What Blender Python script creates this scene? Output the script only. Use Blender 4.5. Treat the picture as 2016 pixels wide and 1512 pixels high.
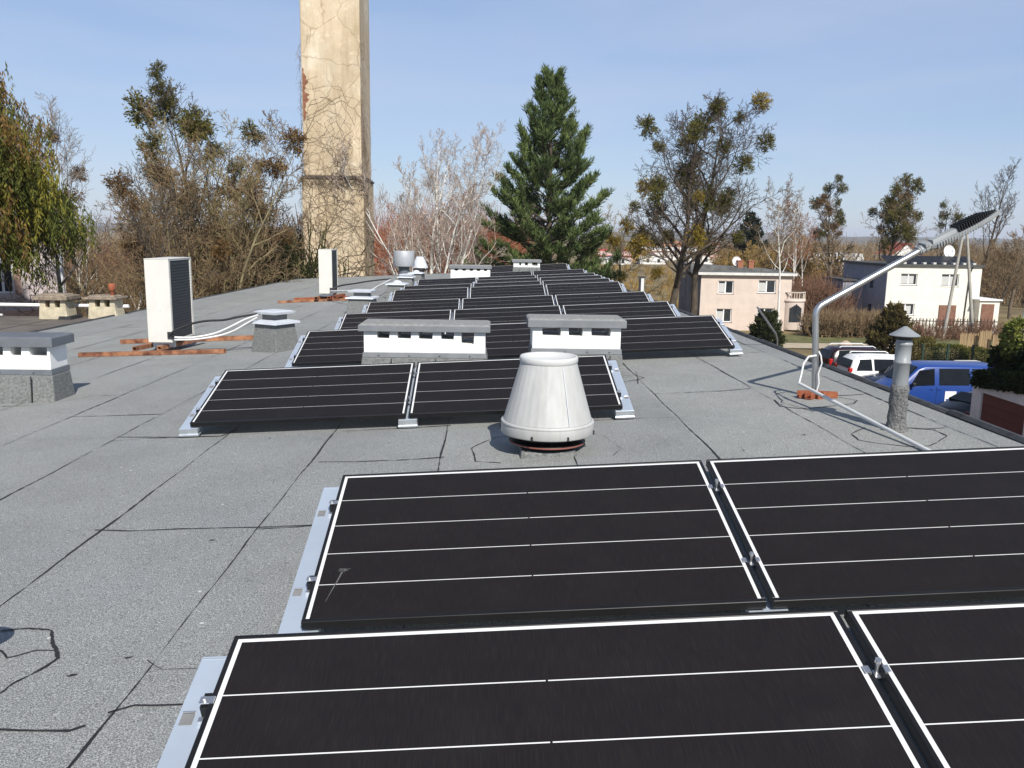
import bpy, bmesh, math, random
import numpy as np
from mathutils import Vector, Matrix
R = math.radians
PI = math.pi
scene = bpy.context.scene
COL = scene.collection
for o in list(bpy.data.objects):
    bpy.data.objects.remove(o)

# ------------------------------------------------------------------ camera
F_PX, PITCH, ROLL, YAW = 1665.2, .17557, .01555, .0261
CAM_Z = 1.5

def ray(px, py):
    """direction through a point of the 2016x1512 photograph"""
    a, b = px - 1008, py - 756
    c, s = math.cos(ROLL), math.sin(ROLL)
    a, b = a * c + b * s, -a * s + b * c
    u, v = a / F_PX, b / F_PX
    c, s = math.cos(PITCH), math.sin(PITCH)
    x, y, z = u, c - v * s, -s - v * c
    c, s = math.cos(YAW), math.sin(YAW)
    return Vector((x * c + y * s, -x * s + y * c, z))

def at(px, py, Y):
    r = ray(px, py)
    return Vector((0, 0, CAM_Z)) + r * (Y / r.y)

cam_data = bpy.data.cameras.new('camera')
cam = bpy.data.objects.new('camera', cam_data)
COL.objects.link(cam)
fwd = ray(1008, 756).normalized()
right = (ray(1009, 756) - ray(1007, 756)).normalized()
up = right.cross(fwd)
cam.matrix_world = Matrix(((right.x, up.x, -fwd.x, 0), (right.y, up.y, -fwd.y, 0),
                           (right.z, up.z, -fwd.z, CAM_Z), (0, 0, 0, 1)))
cam_data.sensor_width = 36
cam_data.lens = 36 * F_PX / 2016
cam_data.clip_start = .05
cam_data.clip_end = 12000
scene.camera = cam

# ------------------------------------------------------------------ light
SUN_EL, SUN_AZ = R(40.5), R(16)
sun_dir = Vector((-math.sin(SUN_AZ) * math.cos(SUN_EL), math.cos(SUN_AZ) * math.cos(SUN_EL), -math.sin(SUN_EL)))
ld = bpy.data.lights.new('sun', 'SUN')
ld.energy = 4.6
ld.angle = R(.55)
ld.color = (1, .955, .88)
lo = bpy.data.objects.new('sun', ld)
COL.objects.link(lo)
lo.rotation_euler = sun_dir.to_track_quat('-Z', 'Y').to_euler()

w = bpy.data.worlds.new('World')
scene.world = w
w.use_nodes = True
nt = w.node_tree
nt.nodes.clear()
N = nt.nodes.new
out = N('ShaderNodeOutputWorld')
bg = N('ShaderNodeBackground')
sky = N('ShaderNodeTexSky')
sky.sky_type = 'NISHITA'
sky.sun_disc = False
sky.sun_elevation = SUN_EL
sky.sun_rotation = R(164)
sky.air_density = 1.0
sky.dust_density = .25
sky.ozone_density = 2.2
sky.altitude = 200
tc = N('ShaderNodeTexCoord')
mp = N('ShaderNodeMapping')
mp.inputs['Scale'].default_value = (1.1, 1.6, 7)
mp.inputs['Rotation'].default_value = (0, R(7), 0)
no = N('ShaderNodeTexNoise')
no.inputs['Scale'].default_value = 1.6
no.inputs['Detail'].default_value = 5
no.inputs['Roughness'].default_value = .5
no.inputs['Distortion'].default_value = .3
cr = N('ShaderNodeValToRGB')
cr.color_ramp.elements[0].position = .40
cr.color_ramp.elements[0].color = (0, 0, 0, 1)
cr.color_ramp.elements[1].position = .8
cr.color_ramp.elements[1].color = (.55, .55, .55, 1)
mx = N('ShaderNodeMix')
mx.data_type = 'RGBA'
mx.inputs['B'].default_value = (6.0, 6.6, 8.2, 1)
L = nt.links.new
L(tc.outputs['Generated'], mp.inputs['Vector'])
L(mp.outputs['Vector'], no.inputs['Vector'])
L(no.outputs['Fac'], cr.inputs['Fac'])
veil = N('ShaderNodeMix')          # thin high veil that pales the whole sky
veil.data_type = 'RGBA'
veil.inputs['Factor'].default_value = .5
veil.inputs['B'].default_value = (4.1, 5.45, 8.6, 1)
sep = N('ShaderNodeSeparateXYZ')
L(tc.outputs['Generated'], sep.inputs[0])
vr = N('ShaderNodeMapRange')
vr.interpolation_type = 'SMOOTHSTEP'
vr.inputs['From Min'].default_value = .30
vr.inputs['From Max'].default_value = .85
vr.inputs['To Min'].default_value = .5
vr.inputs['To Max'].default_value = .0
L(sep.outputs['Z'], vr.inputs['Value'])
L(vr.outputs['Result'], veil.inputs['Factor'])
L(sky.outputs['Color'], veil.inputs['A'])
L(cr.outputs['Color'], mx.inputs['Factor'])
L(veil.outputs['Result'], mx.inputs['A'])
L(mx.outputs['Result'], bg.inputs['Color'])
bg.inputs['Strength'].default_value = .085
L(bg.outputs['Background'], out.inputs['Surface'])

scene.view_settings.view_transform = 'Standard'
scene.view_settings.look = 'None'
scene.view_settings.exposure = .28
scene.view_settings.gamma = 1
scene.render.engine = 'CYCLES'
scene.cycles.max_bounces = 6
scene.cycles.transparent_max_bounces = 8

rng = random.Random(7)
nrng = np.random.default_rng(7)

# ------------------------------------------------------------------ materials
MATS = {}

def M(name, col, rough=.8, metal=0., var=.12, vs=4., spec=.4, bump=0., bs=60., island=0., col2=None, detail=4, stretch=None):
    """principled material: two noise scales of colour variation, optional bump, optional variation per loose piece"""
    if name in MATS:
        return MATS[name]
    m = bpy.data.materials.new(name)
    m.use_nodes = True
    t = m.node_tree
    b = t.nodes['Principled BSDF']
    b.inputs['Roughness'].default_value = rough
    b.inputs['Metallic'].default_value = metal
    b.inputs['Specular IOR Level'].default_value = spec
    tc = t.nodes.new('ShaderNodeTexCoord')
    src = tc.outputs['Object']
    if stretch:
        mp = t.nodes.new('ShaderNodeMapping')
        mp.inputs['Scale'].default_value = stretch
        t.links.new(src, mp.inputs['Vector'])
        src = mp.outputs['Vector']
    n = t.nodes.new('ShaderNodeTexNoise')
    n.inputs['Scale'].default_value = vs
    n.inputs['Detail'].default_value = detail
    n.inputs['Roughness'].default_value = .65
    t.links.new(src, n.inputs['Vector'])
    r = t.nodes.new('ShaderNodeValToRGB')
    c2 = col2 or tuple(min(1, c * (1 + var)) for c in col)
    c1 = col if col2 else tuple(c * (1 - var) for c in col)
    r.color_ramp.elements[0].color = (*c1, 1)
    r.color_ramp.elements[0].position = .35
    r.color_ramp.elements[1].color = (*c2, 1)
    r.color_ramp.elements[1].position = .65
    t.links.new(n.outputs['Fac'], r.inputs['Fac'])
    o = r.outputs['Color']
    if island:
        g = t.nodes.new('ShaderNodeNewGeometry')
        mr = t.nodes.new('ShaderNodeMapRange')
        mr.inputs['To Min'].default_value = 1 - island
        mr.inputs['To Max'].default_value = 1 + island
        t.links.new(g.outputs['Random Per Island'], mr.inputs['Value'])
        mu = t.nodes.new('ShaderNodeMix')
        mu.data_type = 'RGBA'
        mu.blend_type = 'MULTIPLY'
        mu.inputs['Factor'].default_value = 1
        t.links.new(o, mu.inputs['A'])
        t.links.new(mr.outputs['Result'], mu.inputs['B'])
        o = mu.outputs['Result']
    t.links.new(o, b.inputs['Base Color'])
    if bump:
        n2 = t.nodes.new('ShaderNodeTexNoise')
        n2.inputs['Scale'].default_value = bs
        n2.inputs['Detail'].default_value = 3
        t.links.new(src, n2.inputs['Vector'])
        bp = t.nodes.new('ShaderNodeBump')
        bp.inputs['Strength'].default_value = bump
        bp.inputs['Distance'].default_value = .02
        t.links.new(n2.outputs['Fac'], bp.inputs['Height'])
        t.links.new(bp.outputs['Normal'], b.inputs['Normal'])
    MATS[name] = m
    return m

def leafM(name, col, col2, island=.35, vs=.8):
    m = M(name, col, rough=.75, col2=col2, island=island, vs=vs, spec=.2)
    t = m.node_tree
    b = t.nodes['Principled BSDF']
    if 'tr' not in t.nodes:
        tr = t.nodes.new('ShaderNodeBsdfTranslucent')
        tr.name = 'tr'
        mix = t.nodes.new('ShaderNodeMixShader')
        mix.inputs['Fac'].default_value = .25
        src = b.inputs['Base Color'].links[0].from_socket
        t.links.new(src, tr.inputs['Color'])
        t.links.new(b.outputs['BSDF'], mix.inputs[1])
        t.links.new(tr.outputs['BSDF'], mix.inputs[2])
        t.links.new(mix.outputs['Shader'], t.nodes['Material Output'].inputs['Surface'])
    return m

def roof_material():
    m = bpy.data.materials.new('grey_mineral_felt')
    m.use_nodes = True
    t = m.node_tree
    b = t.nodes['Principled BSDF']
    b.inputs['Roughness'].default_value = .9
    b.inputs['Specular IOR Level'].default_value = .25
    tc = t.nodes.new('ShaderNodeTexCoord')
    def noise(scale, detail=2, rough=.5, vec=None):
        n = t.nodes.new('ShaderNodeTexNoise')
        n.inputs['Scale'].default_value = scale
        n.inputs['Detail'].default_value = detail
        n.inputs['Roughness'].default_value = rough
        t.links.new(vec or tc.outputs['Object'], n.inputs['Vector'])
        return n.outputs['Fac']
    def ramp(f, stops):
        r = t.nodes.new('ShaderNodeValToRGB')
        e = r.color_ramp.elements
        while len(e) < len(stops):
            e.new(.5)
        for k, (p, c) in enumerate(stops):
            e[k].position = p
            e[k].color = (c, c, c, 1) if not isinstance(c, tuple) else (*c, 1)
        t.links.new(f, r.inputs['Fac'])
        return r.outputs['Color']
    def mix(a, bb, mode='MULTIPLY', fac=1.0):
        x = t.nodes.new('ShaderNodeMix')
        x.data_type = 'RGBA'
        x.blend_type = mode
        if isinstance(fac, float):
            x.inputs['Factor'].default_value = fac
        else:
            t.links.new(fac, x.inputs['Factor'])
        t.links.new(a, x.inputs['A'])
        if isinstance(bb, tuple):
            x.inputs['B'].default_value = (*bb, 1)
        else:
            t.links.new(bb, x.inputs['B'])
        return x.outputs['Result']
    grain = ramp(noise(190, 3, .75), [(.36, (.095, .099, .099)), (.5, (.243, .252, .250)), (.64, (.52, .535, .525))])
    blotch = ramp(noise(1.1, 6, .65), [(.28, .84), (.5, .99), (.72, 1.08)])
    c = mix(grain, blotch)
    warm = ramp(noise(.45, 3, .6), [(.35, (1.0, 1.0, 1.0)), (.7, (1.02, 1.0, .975))])
    c = mix(c, warm)
    # every sheet of felt weathers a little differently
    sx = t.nodes.new('ShaderNodeSeparateXYZ')
    t.links.new(tc.outputs['Object'], sx.inputs[0])
    ma = t.nodes.new('ShaderNodeMath')
    ma.operation = 'MULTIPLY_ADD'
    ma.inputs[1].default_value = 1 / .925
    ma.inputs[2].default_value = .36
    t.links.new(sx.outputs['X'], ma.inputs[0])
    fl = t.nodes.new('ShaderNodeMath')
    fl.operation = 'FLOOR'
    t.links.new(ma.outputs[0], fl.inputs[0])
    wn = t.nodes.new('ShaderNodeTexWhiteNoise')
    wn.noise_dimensions = '1D'
    t.links.new(fl.outputs[0], wn.inputs['W'])
    tint = ramp(wn.outputs['Value'], [(0, (.91, .91, .915)), (1, (1.04, 1.03, .985))])
    c = mix(c, tint)
    # pale specks of grit and lichen, darker scuffs
    vo = t.nodes.new('ShaderNodeTexVoronoi')
    vo.inputs['Scale'].default_value = 5
    t.links.new(tc.outputs['Object'], vo.inputs['Vector'])
    speck = ramp(vo.outputs['Distance'], [(.028, 1.0), (.05, 0.0)])
    c = mix(c, (.6, .6, .57), 'MIX', speck)
    sc2 = ramp(noise(9, 4, .7), [(.70, 0.0), (.76, .6)])
    c = mix(c, (.1, .1, .1), 'MIX', sc2)
    t.links.new(c, b.inputs['Base Color'])
    bp = t.nodes.new('ShaderNodeBump')
    bp.inputs['Strength'].default_value = .5
    bp.inputs['Distance'].default_value = .004
    t.links.new(noise(150, 2), bp.inputs['Height'])
    t.links.new(bp.outputs['Normal'], b.inputs['Normal'])
    return m

def cell_material():
    m = bpy.data.materials.new('black_shingled_cells')
    m.use_nodes = True
    t = m.node_tree
    b = t.nodes['Principled BSDF']
    b.inputs['Roughness'].default_value = .32
    b.inputs['Specular IOR Level'].default_value = .02
    tc = t.nodes.new('ShaderNodeTexCoord')
    mp = t.nodes.new('ShaderNodeMapping')
    mp.inputs['Scale'].default_value = (420, 14, 1)
    t.links.new(tc.outputs['Object'], mp.inputs['Vector'])
    n = t.nodes.new('ShaderNodeTexNoise')
    n.inputs['Scale'].default_value = 1
    n.inputs['Detail'].default_value = 2
    t.links.new(mp.outputs['Vector'], n.inputs['Vector'])
    r = t.nodes.new('ShaderNodeValToRGB')
    r.color_ramp.elements[0].position = .45
    r.color_ramp.elements[0].color = (.0148, .0136, .0150, 1)
    r.color_ramp.elements[1].position = .78
    r.color_ramp.elements[1].color = (.0235, .0205, .0190, 1)
    t.links.new(n.outputs['Fac'], r.inputs['Fac'])
    n2 = t.nodes.new('ShaderNodeTexNoise')
    n2.inputs['Scale'].default_value = 2.2
    oi = t.nodes.new('ShaderNodeObjectInfo')
    ad = t.nodes.new('ShaderNodeVectorMath')
    ad.operation = 'ADD'
    t.links.new(tc.outputs['Object'], ad.inputs[0])
    sc = t.nodes.new('ShaderNodeVectorMath')
    sc.operation = 'SCALE'
    sc.inputs[3].default_value = 30
    cmb = t.nodes.new('ShaderNodeCombineXYZ')
    t.links.new(oi.outputs['Random'], cmb.inputs[0])
    t.links.new(oi.outputs['Random'], cmb.inputs[1])
    t.links.new(cmb.outputs[0], sc.inputs[0])
    t.links.new(sc.outputs[0], ad.inputs[1])
    t.links.new(ad.outputs[0], n2.inputs['Vector'])
    mr = t.nodes.new('ShaderNodeMapRange')
    mr.inputs['From Min'].default_value = .3
    mr.inputs['From Max'].default_value = .7
    mr.inputs['To Min'].default_value = .25
    mr.inputs['To Max'].default_value = .4
    t.links.new(n2.outputs['Fac'], mr.inputs['Value'])
    t.links.new(mr.outputs['Result'], b.inputs['Roughness'])
    # thin dust
    n3 = t.nodes.new('ShaderNodeTexNoise')
    n3.inputs['Scale'].default_value = 5
    n3.inputs['Detail'].default_value = 6
    t.links.new(ad.outputs[0], n3.inputs['Vector'])
    r3 = t.nodes.new('ShaderNodeValToRGB')
    r3.color_ramp.elements[0].position = .45
    r3.color_ramp.elements[0].color = (0, 0, 0, 1)
    r3.color_ramp.elements[1].position = .9
    r3.color_ramp.elements[1].color = (.025, .025, .025, 1)
    t.links.new(n3.outputs['Fac'], r3.inputs['Fac'])
    mx = t.nodes.new('ShaderNodeMix')
    mx.data_type = 'RGBA'
    t.links.new(r3.outputs['Color'], mx.inputs['Factor'])
    t.links.new(r.outputs['Color'], mx.inputs['A'])
    mx.inputs['B'].default_value = (.16, .15, .14, 1)
    t.links.new(mx.outputs['Result'], b.inputs['Base Color'])
    return m

# ------------------------------------------------------------------ mesh helpers
def tag(o, label=None, cat=None, group=None, kind=None):
    if label: o['label'] = label
    if cat: o['category'] = cat
    if group: o['group'] = group
    if kind: o['kind'] = kind
    return o

def thing(name, label, cat, loc=(0, 0, 0), rotz=0, group=None):
    o = bpy.data.objects.new(name, None)
    o.empty_display_size = .2
    COL.objects.link(o)
    o.location = loc
    o.rotation_euler = (0, 0, rotz)
    return tag(o, label, cat, group)

def copy_tree(o, parent=None):
    c = o.copy()
    COL.objects.link(c)
    if parent is not None:
        c.parent = parent
    for ch in list(o.children):
        copy_tree(ch, c)
    return c

class MB:
    def __init__(self):
        self.v, self.f, self.mi, self.sm = [], [], [], []
    def add(self, verts, faces, mi=0, smooth=False):
        n = len(self.v)
        self.v += [tuple(p) for p in verts]
        self.f += [tuple(i + n for i in f) for f in faces]
        self.mi += [mi] * len(faces)
        self.sm += [smooth] * len(faces)
        return self
    def box(self, x0, x1, y0, y1, z0, z1, mi=0, mat=None, top=None):
        """top=(dx,dy): inset of the top"""
        dx, dy = top or (0, 0)
        p = [(x0, y0, z0), (x1, y0, z0), (x1, y1, z0), (x0, y1, z0),
             (x0 + dx, y0 + dy, z1), (x1 - dx, y0 + dy, z1), (x1 - dx, y1 - dy, z1), (x0 + dx, y1 - dy, z1)]
        if mat is not None:
            p = [tuple(mat @ Vector(q)) for q in p]
        return self.add(p, [(0, 3, 2, 1), (4, 5, 6, 7), (0, 1, 5, 4), (1, 2, 6, 5), (2, 3, 7, 6), (3, 0, 4, 7)], mi)
    def bar(self, a, b, wx, wz, mi=0):
        """rectangular bar from a to b"""
        a, b = Vector(a), Vector(b)
        d = (b - a)
        ln = d.length
        q = d.to_track_quat('Y', 'Z').to_matrix().to_4x4()
        q.translation = a
        return self.box(-wx / 2, wx / 2, 0, ln, -wz / 2, wz / 2, mi, q)
    def tube(self, pts, rad, n=8, mi=0, caps=True, smooth=True):
        pts = [Vector(p) for p in pts]
        if not isinstance(rad, (list, tuple)):
            rad = [rad] * len(pts)
        vs, fs = [], []
        ref = None
        for i, p in enumerate(pts):
            d = (pts[min(i + 1, len(pts) - 1)] - pts[max(i - 1, 0)]).normalized()
            if ref is None:
                ref = Vector((0, 0, 1)) if abs(d.z) < .9 else Vector((1, 0, 0))
            u = (ref - d * ref.dot(d)).normalized()
            ref = u
            w_ = d.cross(u)
            for k in range(n):
                a = 2 * PI * k / n
                vs.append(p + (u * math.cos(a) + w_ * math.sin(a)) * rad[i])
        for i in range(len(pts) - 1):
            for k in range(n):
                k2 = (k + 1) % n
                fs.append((i * n + k, i * n + k2, (i + 1) * n + k2, (i + 1) * n + k))
        self.add(vs, fs, mi, smooth)
        if caps:
            m = len(pts) - 1
            self.add([vs[k] for k in range(n)], [tuple(reversed(range(n)))], mi)
            self.add([vs[m * n + k] for k in range(n)], [tuple(range(n))], mi)
        return self
    def lathe(self, prof, c=(0, 0, 0), n=32, mi=0, smooth=True, cap=False, wob=0):
        vs, fs = [], []
        for i, (r, z) in enumerate(prof):
            for k in range(n):
                a = 2 * PI * k / n
                rr = r * (1 + wob * math.sin(3 * a + i * 1.7) + wob * .6 * math.sin(7 * a + i))
                vs.append((c[0] + rr * math.cos(a), c[1] + rr * math.sin(a), c[2] + z))
        for i in range(len(prof) - 1):
            for k in range(n):
                k2 = (k + 1) % n
                fs.append((i * n + k, i * n + k2, (i + 1) * n + k2, (i + 1) * n + k))
        self.add(vs, fs, mi, smooth)
        if cap:
            m = len(prof) - 1
            self.add([vs[m * n + k] for k in range(n)], [tuple(range(n))], mi)
        return self
    def prism(self, poly, y0, y1, mi=0, axis='y', mat=None):
        """polygon (a,b) extruded; axis y: (x,z) profile"""
        n = len(poly)
        def P(p, t):
            if axis == 'y': q = (p[0], t, p[1])
            elif axis == 'x': q = (t, p[0], p[1])
            else: q = (p[0], p[1], t)
            return tuple(mat @ Vector(q)) if mat is not None else q
        vs = [P(p, y0) for p in poly] + [P(p, y1) for p in poly]
        fs = [tuple(range(n)), tuple(reversed(range(n, 2 * n)))]
        fs += [(i + n, (i + 1) % n + n, (i + 1) % n, i) for i in range(n)]
        return self.add(vs, fs, mi)
    def build(self, name, mats, parent=None, bevel=0, seg=2, fix=True):
        me = bpy.data.meshes.new(name)
        me.from_pydata(self.v, [], self.f)
        if not isinstance(mats, (list, tuple)):
            mats = [mats]
        for m in mats:
            me.materials.append(m)
        me.polygons.foreach_set('material_index', self.mi)
        me.polygons.foreach_set('use_smooth', self.sm)
        if fix:
            bm = bmesh.new()
            bm.from_mesh(me)
            bmesh.ops.recalc_face_normals(bm, faces=bm.faces)
            bm.to_mesh(me)
            bm.free()
        me.update()
        o = bpy.data.objects.new(name, me)
        COL.objects.link(o)
        if parent is not None:
            o.parent = parent
        if bevel:
            b = o.modifiers.new('bevel', 'BEVEL')
            b.width = bevel
            b.segments = seg
            b.limit_method = 'ANGLE'
            b.angle_limit = R(40)
        return o

def np_mesh(name, V, Fc, mats, parent=None, mi=None, smooth=False):
    """V (n,3), Fc (m,k) arrays"""
    me = bpy.data.meshes.new(name)
    k = Fc.shape[1]
    me.vertices.add(len(V))
    me.vertices.foreach_set('co', np.ascontiguousarray(V, dtype=np.float32).ravel())
    me.loops.add(Fc.size)
    me.loops.foreach_set('vertex_index', np.ascontiguousarray(Fc, dtype=np.int32).ravel())
    me.polygons.add(len(Fc))
    me.polygons.foreach_set('loop_start', np.arange(0, Fc.size, k, dtype=np.int32))
    if not isinstance(mats, (list, tuple)):
        mats = [mats]
    for m in mats:
        me.materials.append(m)
    if mi is not None:
        me.polygons.foreach_set('material_index', np.ascontiguousarray(mi, dtype=np.int32))
    if smooth:
        me.polygons.foreach_set('use_smooth', np.ones(len(Fc), dtype=bool))
    me.update(calc_edges=True)
    o = bpy.data.objects.new(name, me)
    COL.objects.link(o)
    if parent is not None:
        o.parent = parent
    return o

def tubes_np(lines, k=3):
    """many tapered polylines -> V,F.  lines: list of (pts (n,3), radii (n,))"""
    Vs, Fs, off = [], [], 0
    ang = np.arange(k) * 2 * np.pi / k
    ca, sa = np.cos(ang), np.sin(ang)
    bylen = {}
    for p, r in lines:
        bylen.setdefault(len(p), []).append((p, r))
    for n, ls in bylen.items():
        P = np.array([l[0] for l in ls], dtype=float)      # (m,n,3)
        Rr = np.array([l[1] for l in ls], dtype=float)     # (m,n)
        D = np.empty_like(P)
        D[:, 1:-1] = P[:, 2:] - P[:, :-2]
        D[:, 0] = P[:, 1] - P[:, 0]
        D[:, -1] = P[:, -1] - P[:, -2]
        D /= np.linalg.norm(D, axis=2, keepdims=True) + 1e-9
        ref = np.where(np.abs(D[:, :1, 2:3]) < .9, np.array([[[0, 0, 1.]]]), np.array([[[1., 0, 0]]]))
        U = np.cross(D, np.broadcast_to(ref, D.shape))
        U /= np.linalg.norm(U, axis=2, keepdims=True) + 1e-9
        W = np.cross(D, U)
        ring = P[:, :, None, :] + Rr[:, :, None, None] * (U[:, :, None, :] * ca[None, None, :, None] + W[:, :, None, :] * sa[None, None, :, None])
        m = len(ls)
        Vs.append(ring.reshape(-1, 3))
        base = (np.arange(m) * n * k)[:, None, None] + (np.arange(n - 1) * k)[None, :, None] + np.arange(k)[None, None, :]
        nxt = (np.arange(m) * n * k)[:, None, None] + (np.arange(n - 1) * k)[None, :, None] + ((np.arange(k) + 1) % k)[None, None, :]
        Fs.append(np.stack([base, nxt, nxt + k, base + k], axis=3).reshape(-1, 4) + off)
        off += m * n * k
    return np.concatenate(Vs), np.concatenate(Fs)

def rz(x, y):
    """height of the main roof's felt"""
    return .0525 * x - .0065 * y

# ------------------------------------------------------------------ shared materials
felt = roof_material()
felt_up = M('felt_upstand', (.17, .175, .17), .9, var=.35, vs=45, bump=.4, bs=120, detail=6)
felt_dark = M('bitumen_black', (.022, .022, .024), .7, var=.3, vs=20)
white_render = M('white_painted_render', (.80, .80, .77), .85, var=.05, vs=3, bump=.15, bs=40)
cap_metal = M('grey_painted_sheet', (.185, .195, .205), .5, var=.1, vs=6, spec=.4)
cap_dark = M('dark_grey_sheet', (.13, .14, .155), .5, var=.12, vs=6)
cap_felt = M('cap_felt', (.25, .25, .24), .9, var=.22, vs=30, bump=.3)
zinc = M('galvanised_sheet', (.62, .66, .69), .42, metal=.75, var=.1, vs=9)
zinc_pale = M('pale_sheet', (.66, .69, .73), .5, metal=.25, var=.06, vs=5)
alu = M('aluminium_plate', (.60, .67, .75), .45, metal=.55, var=.05, vs=3)
steel = M('bright_steel', (.7, .7, .7), .3, metal=.9, var=.08)
black_frame = M('black_anodised', (.011, .011, .012), .4, var=.2, spec=.25)
black_rubber = M('black_rubber', (.02, .02, .02), .7)
backsheet = M('white_backsheet', (.72, .72, .71), .4, var=.03)
cells = cell_material()
rust = M('rusty_steel', (.10, .032, .018), .85, col2=(.42, .20, .105), vs=5, bump=.3, bs=50)
rust_red = M('red_oxide', (.22, .06, .03), .85, col2=(.33, .11, .05), vs=12, bump=.2)
ac_white = M('ac_ivory_paint', (.62, .605, .555), .45, var=.05, vs=3, spec=.4)
ac_coil = M('ac_coil_dark', (.045, .05, .055), .6, var=.4, vs=60, stretch=(1, 1, 8))
pvc_white = M('white_conduit', (.66, .66, .64), .5, var=.05)
dark_metal = M('dark_metal', (.03, .03, .033), .5, var=.3)

# ------------------------------------------------------------------ the ground
def terrain_z(x, y):
    d = np.clip((y - 36) / 40, 0, 1)
    d2 = np.clip((y - 80) / 120, 0, 1)
    return -5.5 - .85 * d - 1.0 * d2 - .006 * np.clip(y - 300, 0, 1500) * 0

xs = np.concatenate([np.linspace(-4000, -160, 14), np.linspace(-140, 160, 76), np.linspace(180, 4000, 14)])
ys = np.concatenate([np.linspace(-60, 220, 90), np.linspace(240, 6000, 24)])
X, Y = np.meshgrid(xs, ys)
Z = terrain_z(X, Y) + np.where((Y > 44) & (Y < 400), .12 * np.sin(X * .21 + Y * .13) * np.cos(X * .07 - Y * .19), 0)
V = np.stack([X, Y, Z], -1).reshape(-1, 3)
nx, ny = len(xs), len(ys)
idx = np.arange(nx * ny).reshape(ny, nx)
Fq = np.stack([idx[:-1, :-1], idx[:-1, 1:], idx[1:, 1:], idx[1:, :-1]], -1).reshape(-1, 4)
dry_grass = M('dry_grass', (.13, .095, .045), .95, col2=(.245, .185, .085), vs=.12, detail=9, bump=.5, bs=3)
g = np_mesh('ground', V, Fq, dry_grass, smooth=True)
tag(g, kind='structure')

def sheet(name, pts, z_off, m, n=14):
    """a strip or patch laid just above the terrain, quad grid between two polylines"""
    a, b = pts
    V, Fc = [], []
    for i in range(n + 1):
        t = i / n
        p = Vector(a[0]).lerp(Vector(a[1]), t)
        q = Vector(b[0]).lerp(Vector(b[1]), t)
        for k in range(9):
            s = p.lerp(q, k / 8)
            V.append((s.x, s.y, float(terrain_z(s.x, s.y)) + z_off + (.13 if s.y > 44 else 0)))
    for i in range(n):
        for k in range(8):
            Fc.append((i * 9 + k, i * 9 + k + 1, (i + 1) * 9 + k + 1, (i + 1) * 9 + k))
    o = np_mesh(name, np.array(V), np.array(Fc), m, smooth=True)
    return tag(o, kind='structure')

asphalt = M('old_asphalt', (.055, .055, .056), .9, var=.25, vs=2, bump=.3)
sheet('parking_lot', (((5, 8, 0), (60, 8, 0)), ((5, 43.5, 0), (60, 43.5, 0))), .004, asphalt)
sheet('sand_road', (((8, 56, 0), (29, 56, 0)), ((8, 59.5, 0), (29, 59.5, 0))), .02,
      M('pale_sand', (.42, .35, .25), .95, var=.15, vs=1.5))
sheet('lawn', (((8, 59.6, 0), (62, 59.6, 0)), ((8, 66, 0), (62, 66, 0))), .03,
      M('spring_lawn', (.075, .085, .025), .95, col2=(.17, .155, .06), vs=1.2, detail=7, bump=.5, bs=9))

# hills on the horizon
def ridge(name, Yd, h0, seed, m):
    rr = np.random.default_rng(seed)
    xs = np.linspace(-2600, 2600, 140)
    h = h0 + sum(a * np.sin(xs * f + p) for a, f, p in zip(rr.uniform(.1, .35, 6) * h0 * .5, rr.uniform(.002, .012, 6), rr.uniform(0, 6, 6)))
    rows = []
    for t, hh in ((-500, 0), (-200, .75), (0, 1), (400, .6), (900, 0)):
        rows.append(np.stack([xs, np.full_like(xs, Yd + t) + rr.normal(0, 12, len(xs)), -8 + (h + 8) * hh + (rr.normal(0, 1.2, len(xs)) if hh else 0)], -1))
    V = np.concatenate(rows)
    n = len(xs)
    i2 = np.arange(5 * n).reshape(5, n)
    Fc = np.stack([i2[:-1, :-1], i2[:-1, 1:], i2[1:, 1:], i2[1:, :-1]], -1).reshape(-1, 4)
    tag(np_mesh(name, V, Fc, m, smooth=True), kind='structure')
ridge('hills', 2300, 5, 3, M('far_woodland', (.07, .075, .055), .95, col2=(.16, .13, .09), vs=.02, detail=9))
ridge('hills', 3600, 17, 5, MATS['far_woodland'])

# ------------------------------------------------------------------ the building under the camera
bld = thing('flat_roofed_building', 'flat roofed building with grey bitumen felt roof carrying the solar panels', 'building')
mb = MB()
x0, x1, y0, y1 = -9.2, 3.66, -8, 40.2
T = .16
vs = [(x0, y0, rz(x0, y0)), (x1, y0, rz(x1, y0)), (x1, y1, rz(x1, y1)), (x0, y1, rz(x0, y1))]
mb.add(vs + [(a, b, c - T) for a, b, c in vs],
       [(0, 1, 2, 3), (4, 7, 6, 5), (0, 4, 5, 1), (1, 5, 6, 2), (2, 6, 7, 3), (3, 7, 4, 0)])
mb.build('roof', felt, bld)
mb = MB()
mb.box(-8.9, 3.35, -7.7, 39.9, -5.6, rz(-8.9, 39.9) - T - .01)
mb.build('wall', M('plaster_grey', (.45, .43, .4), .9), bld)
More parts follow.
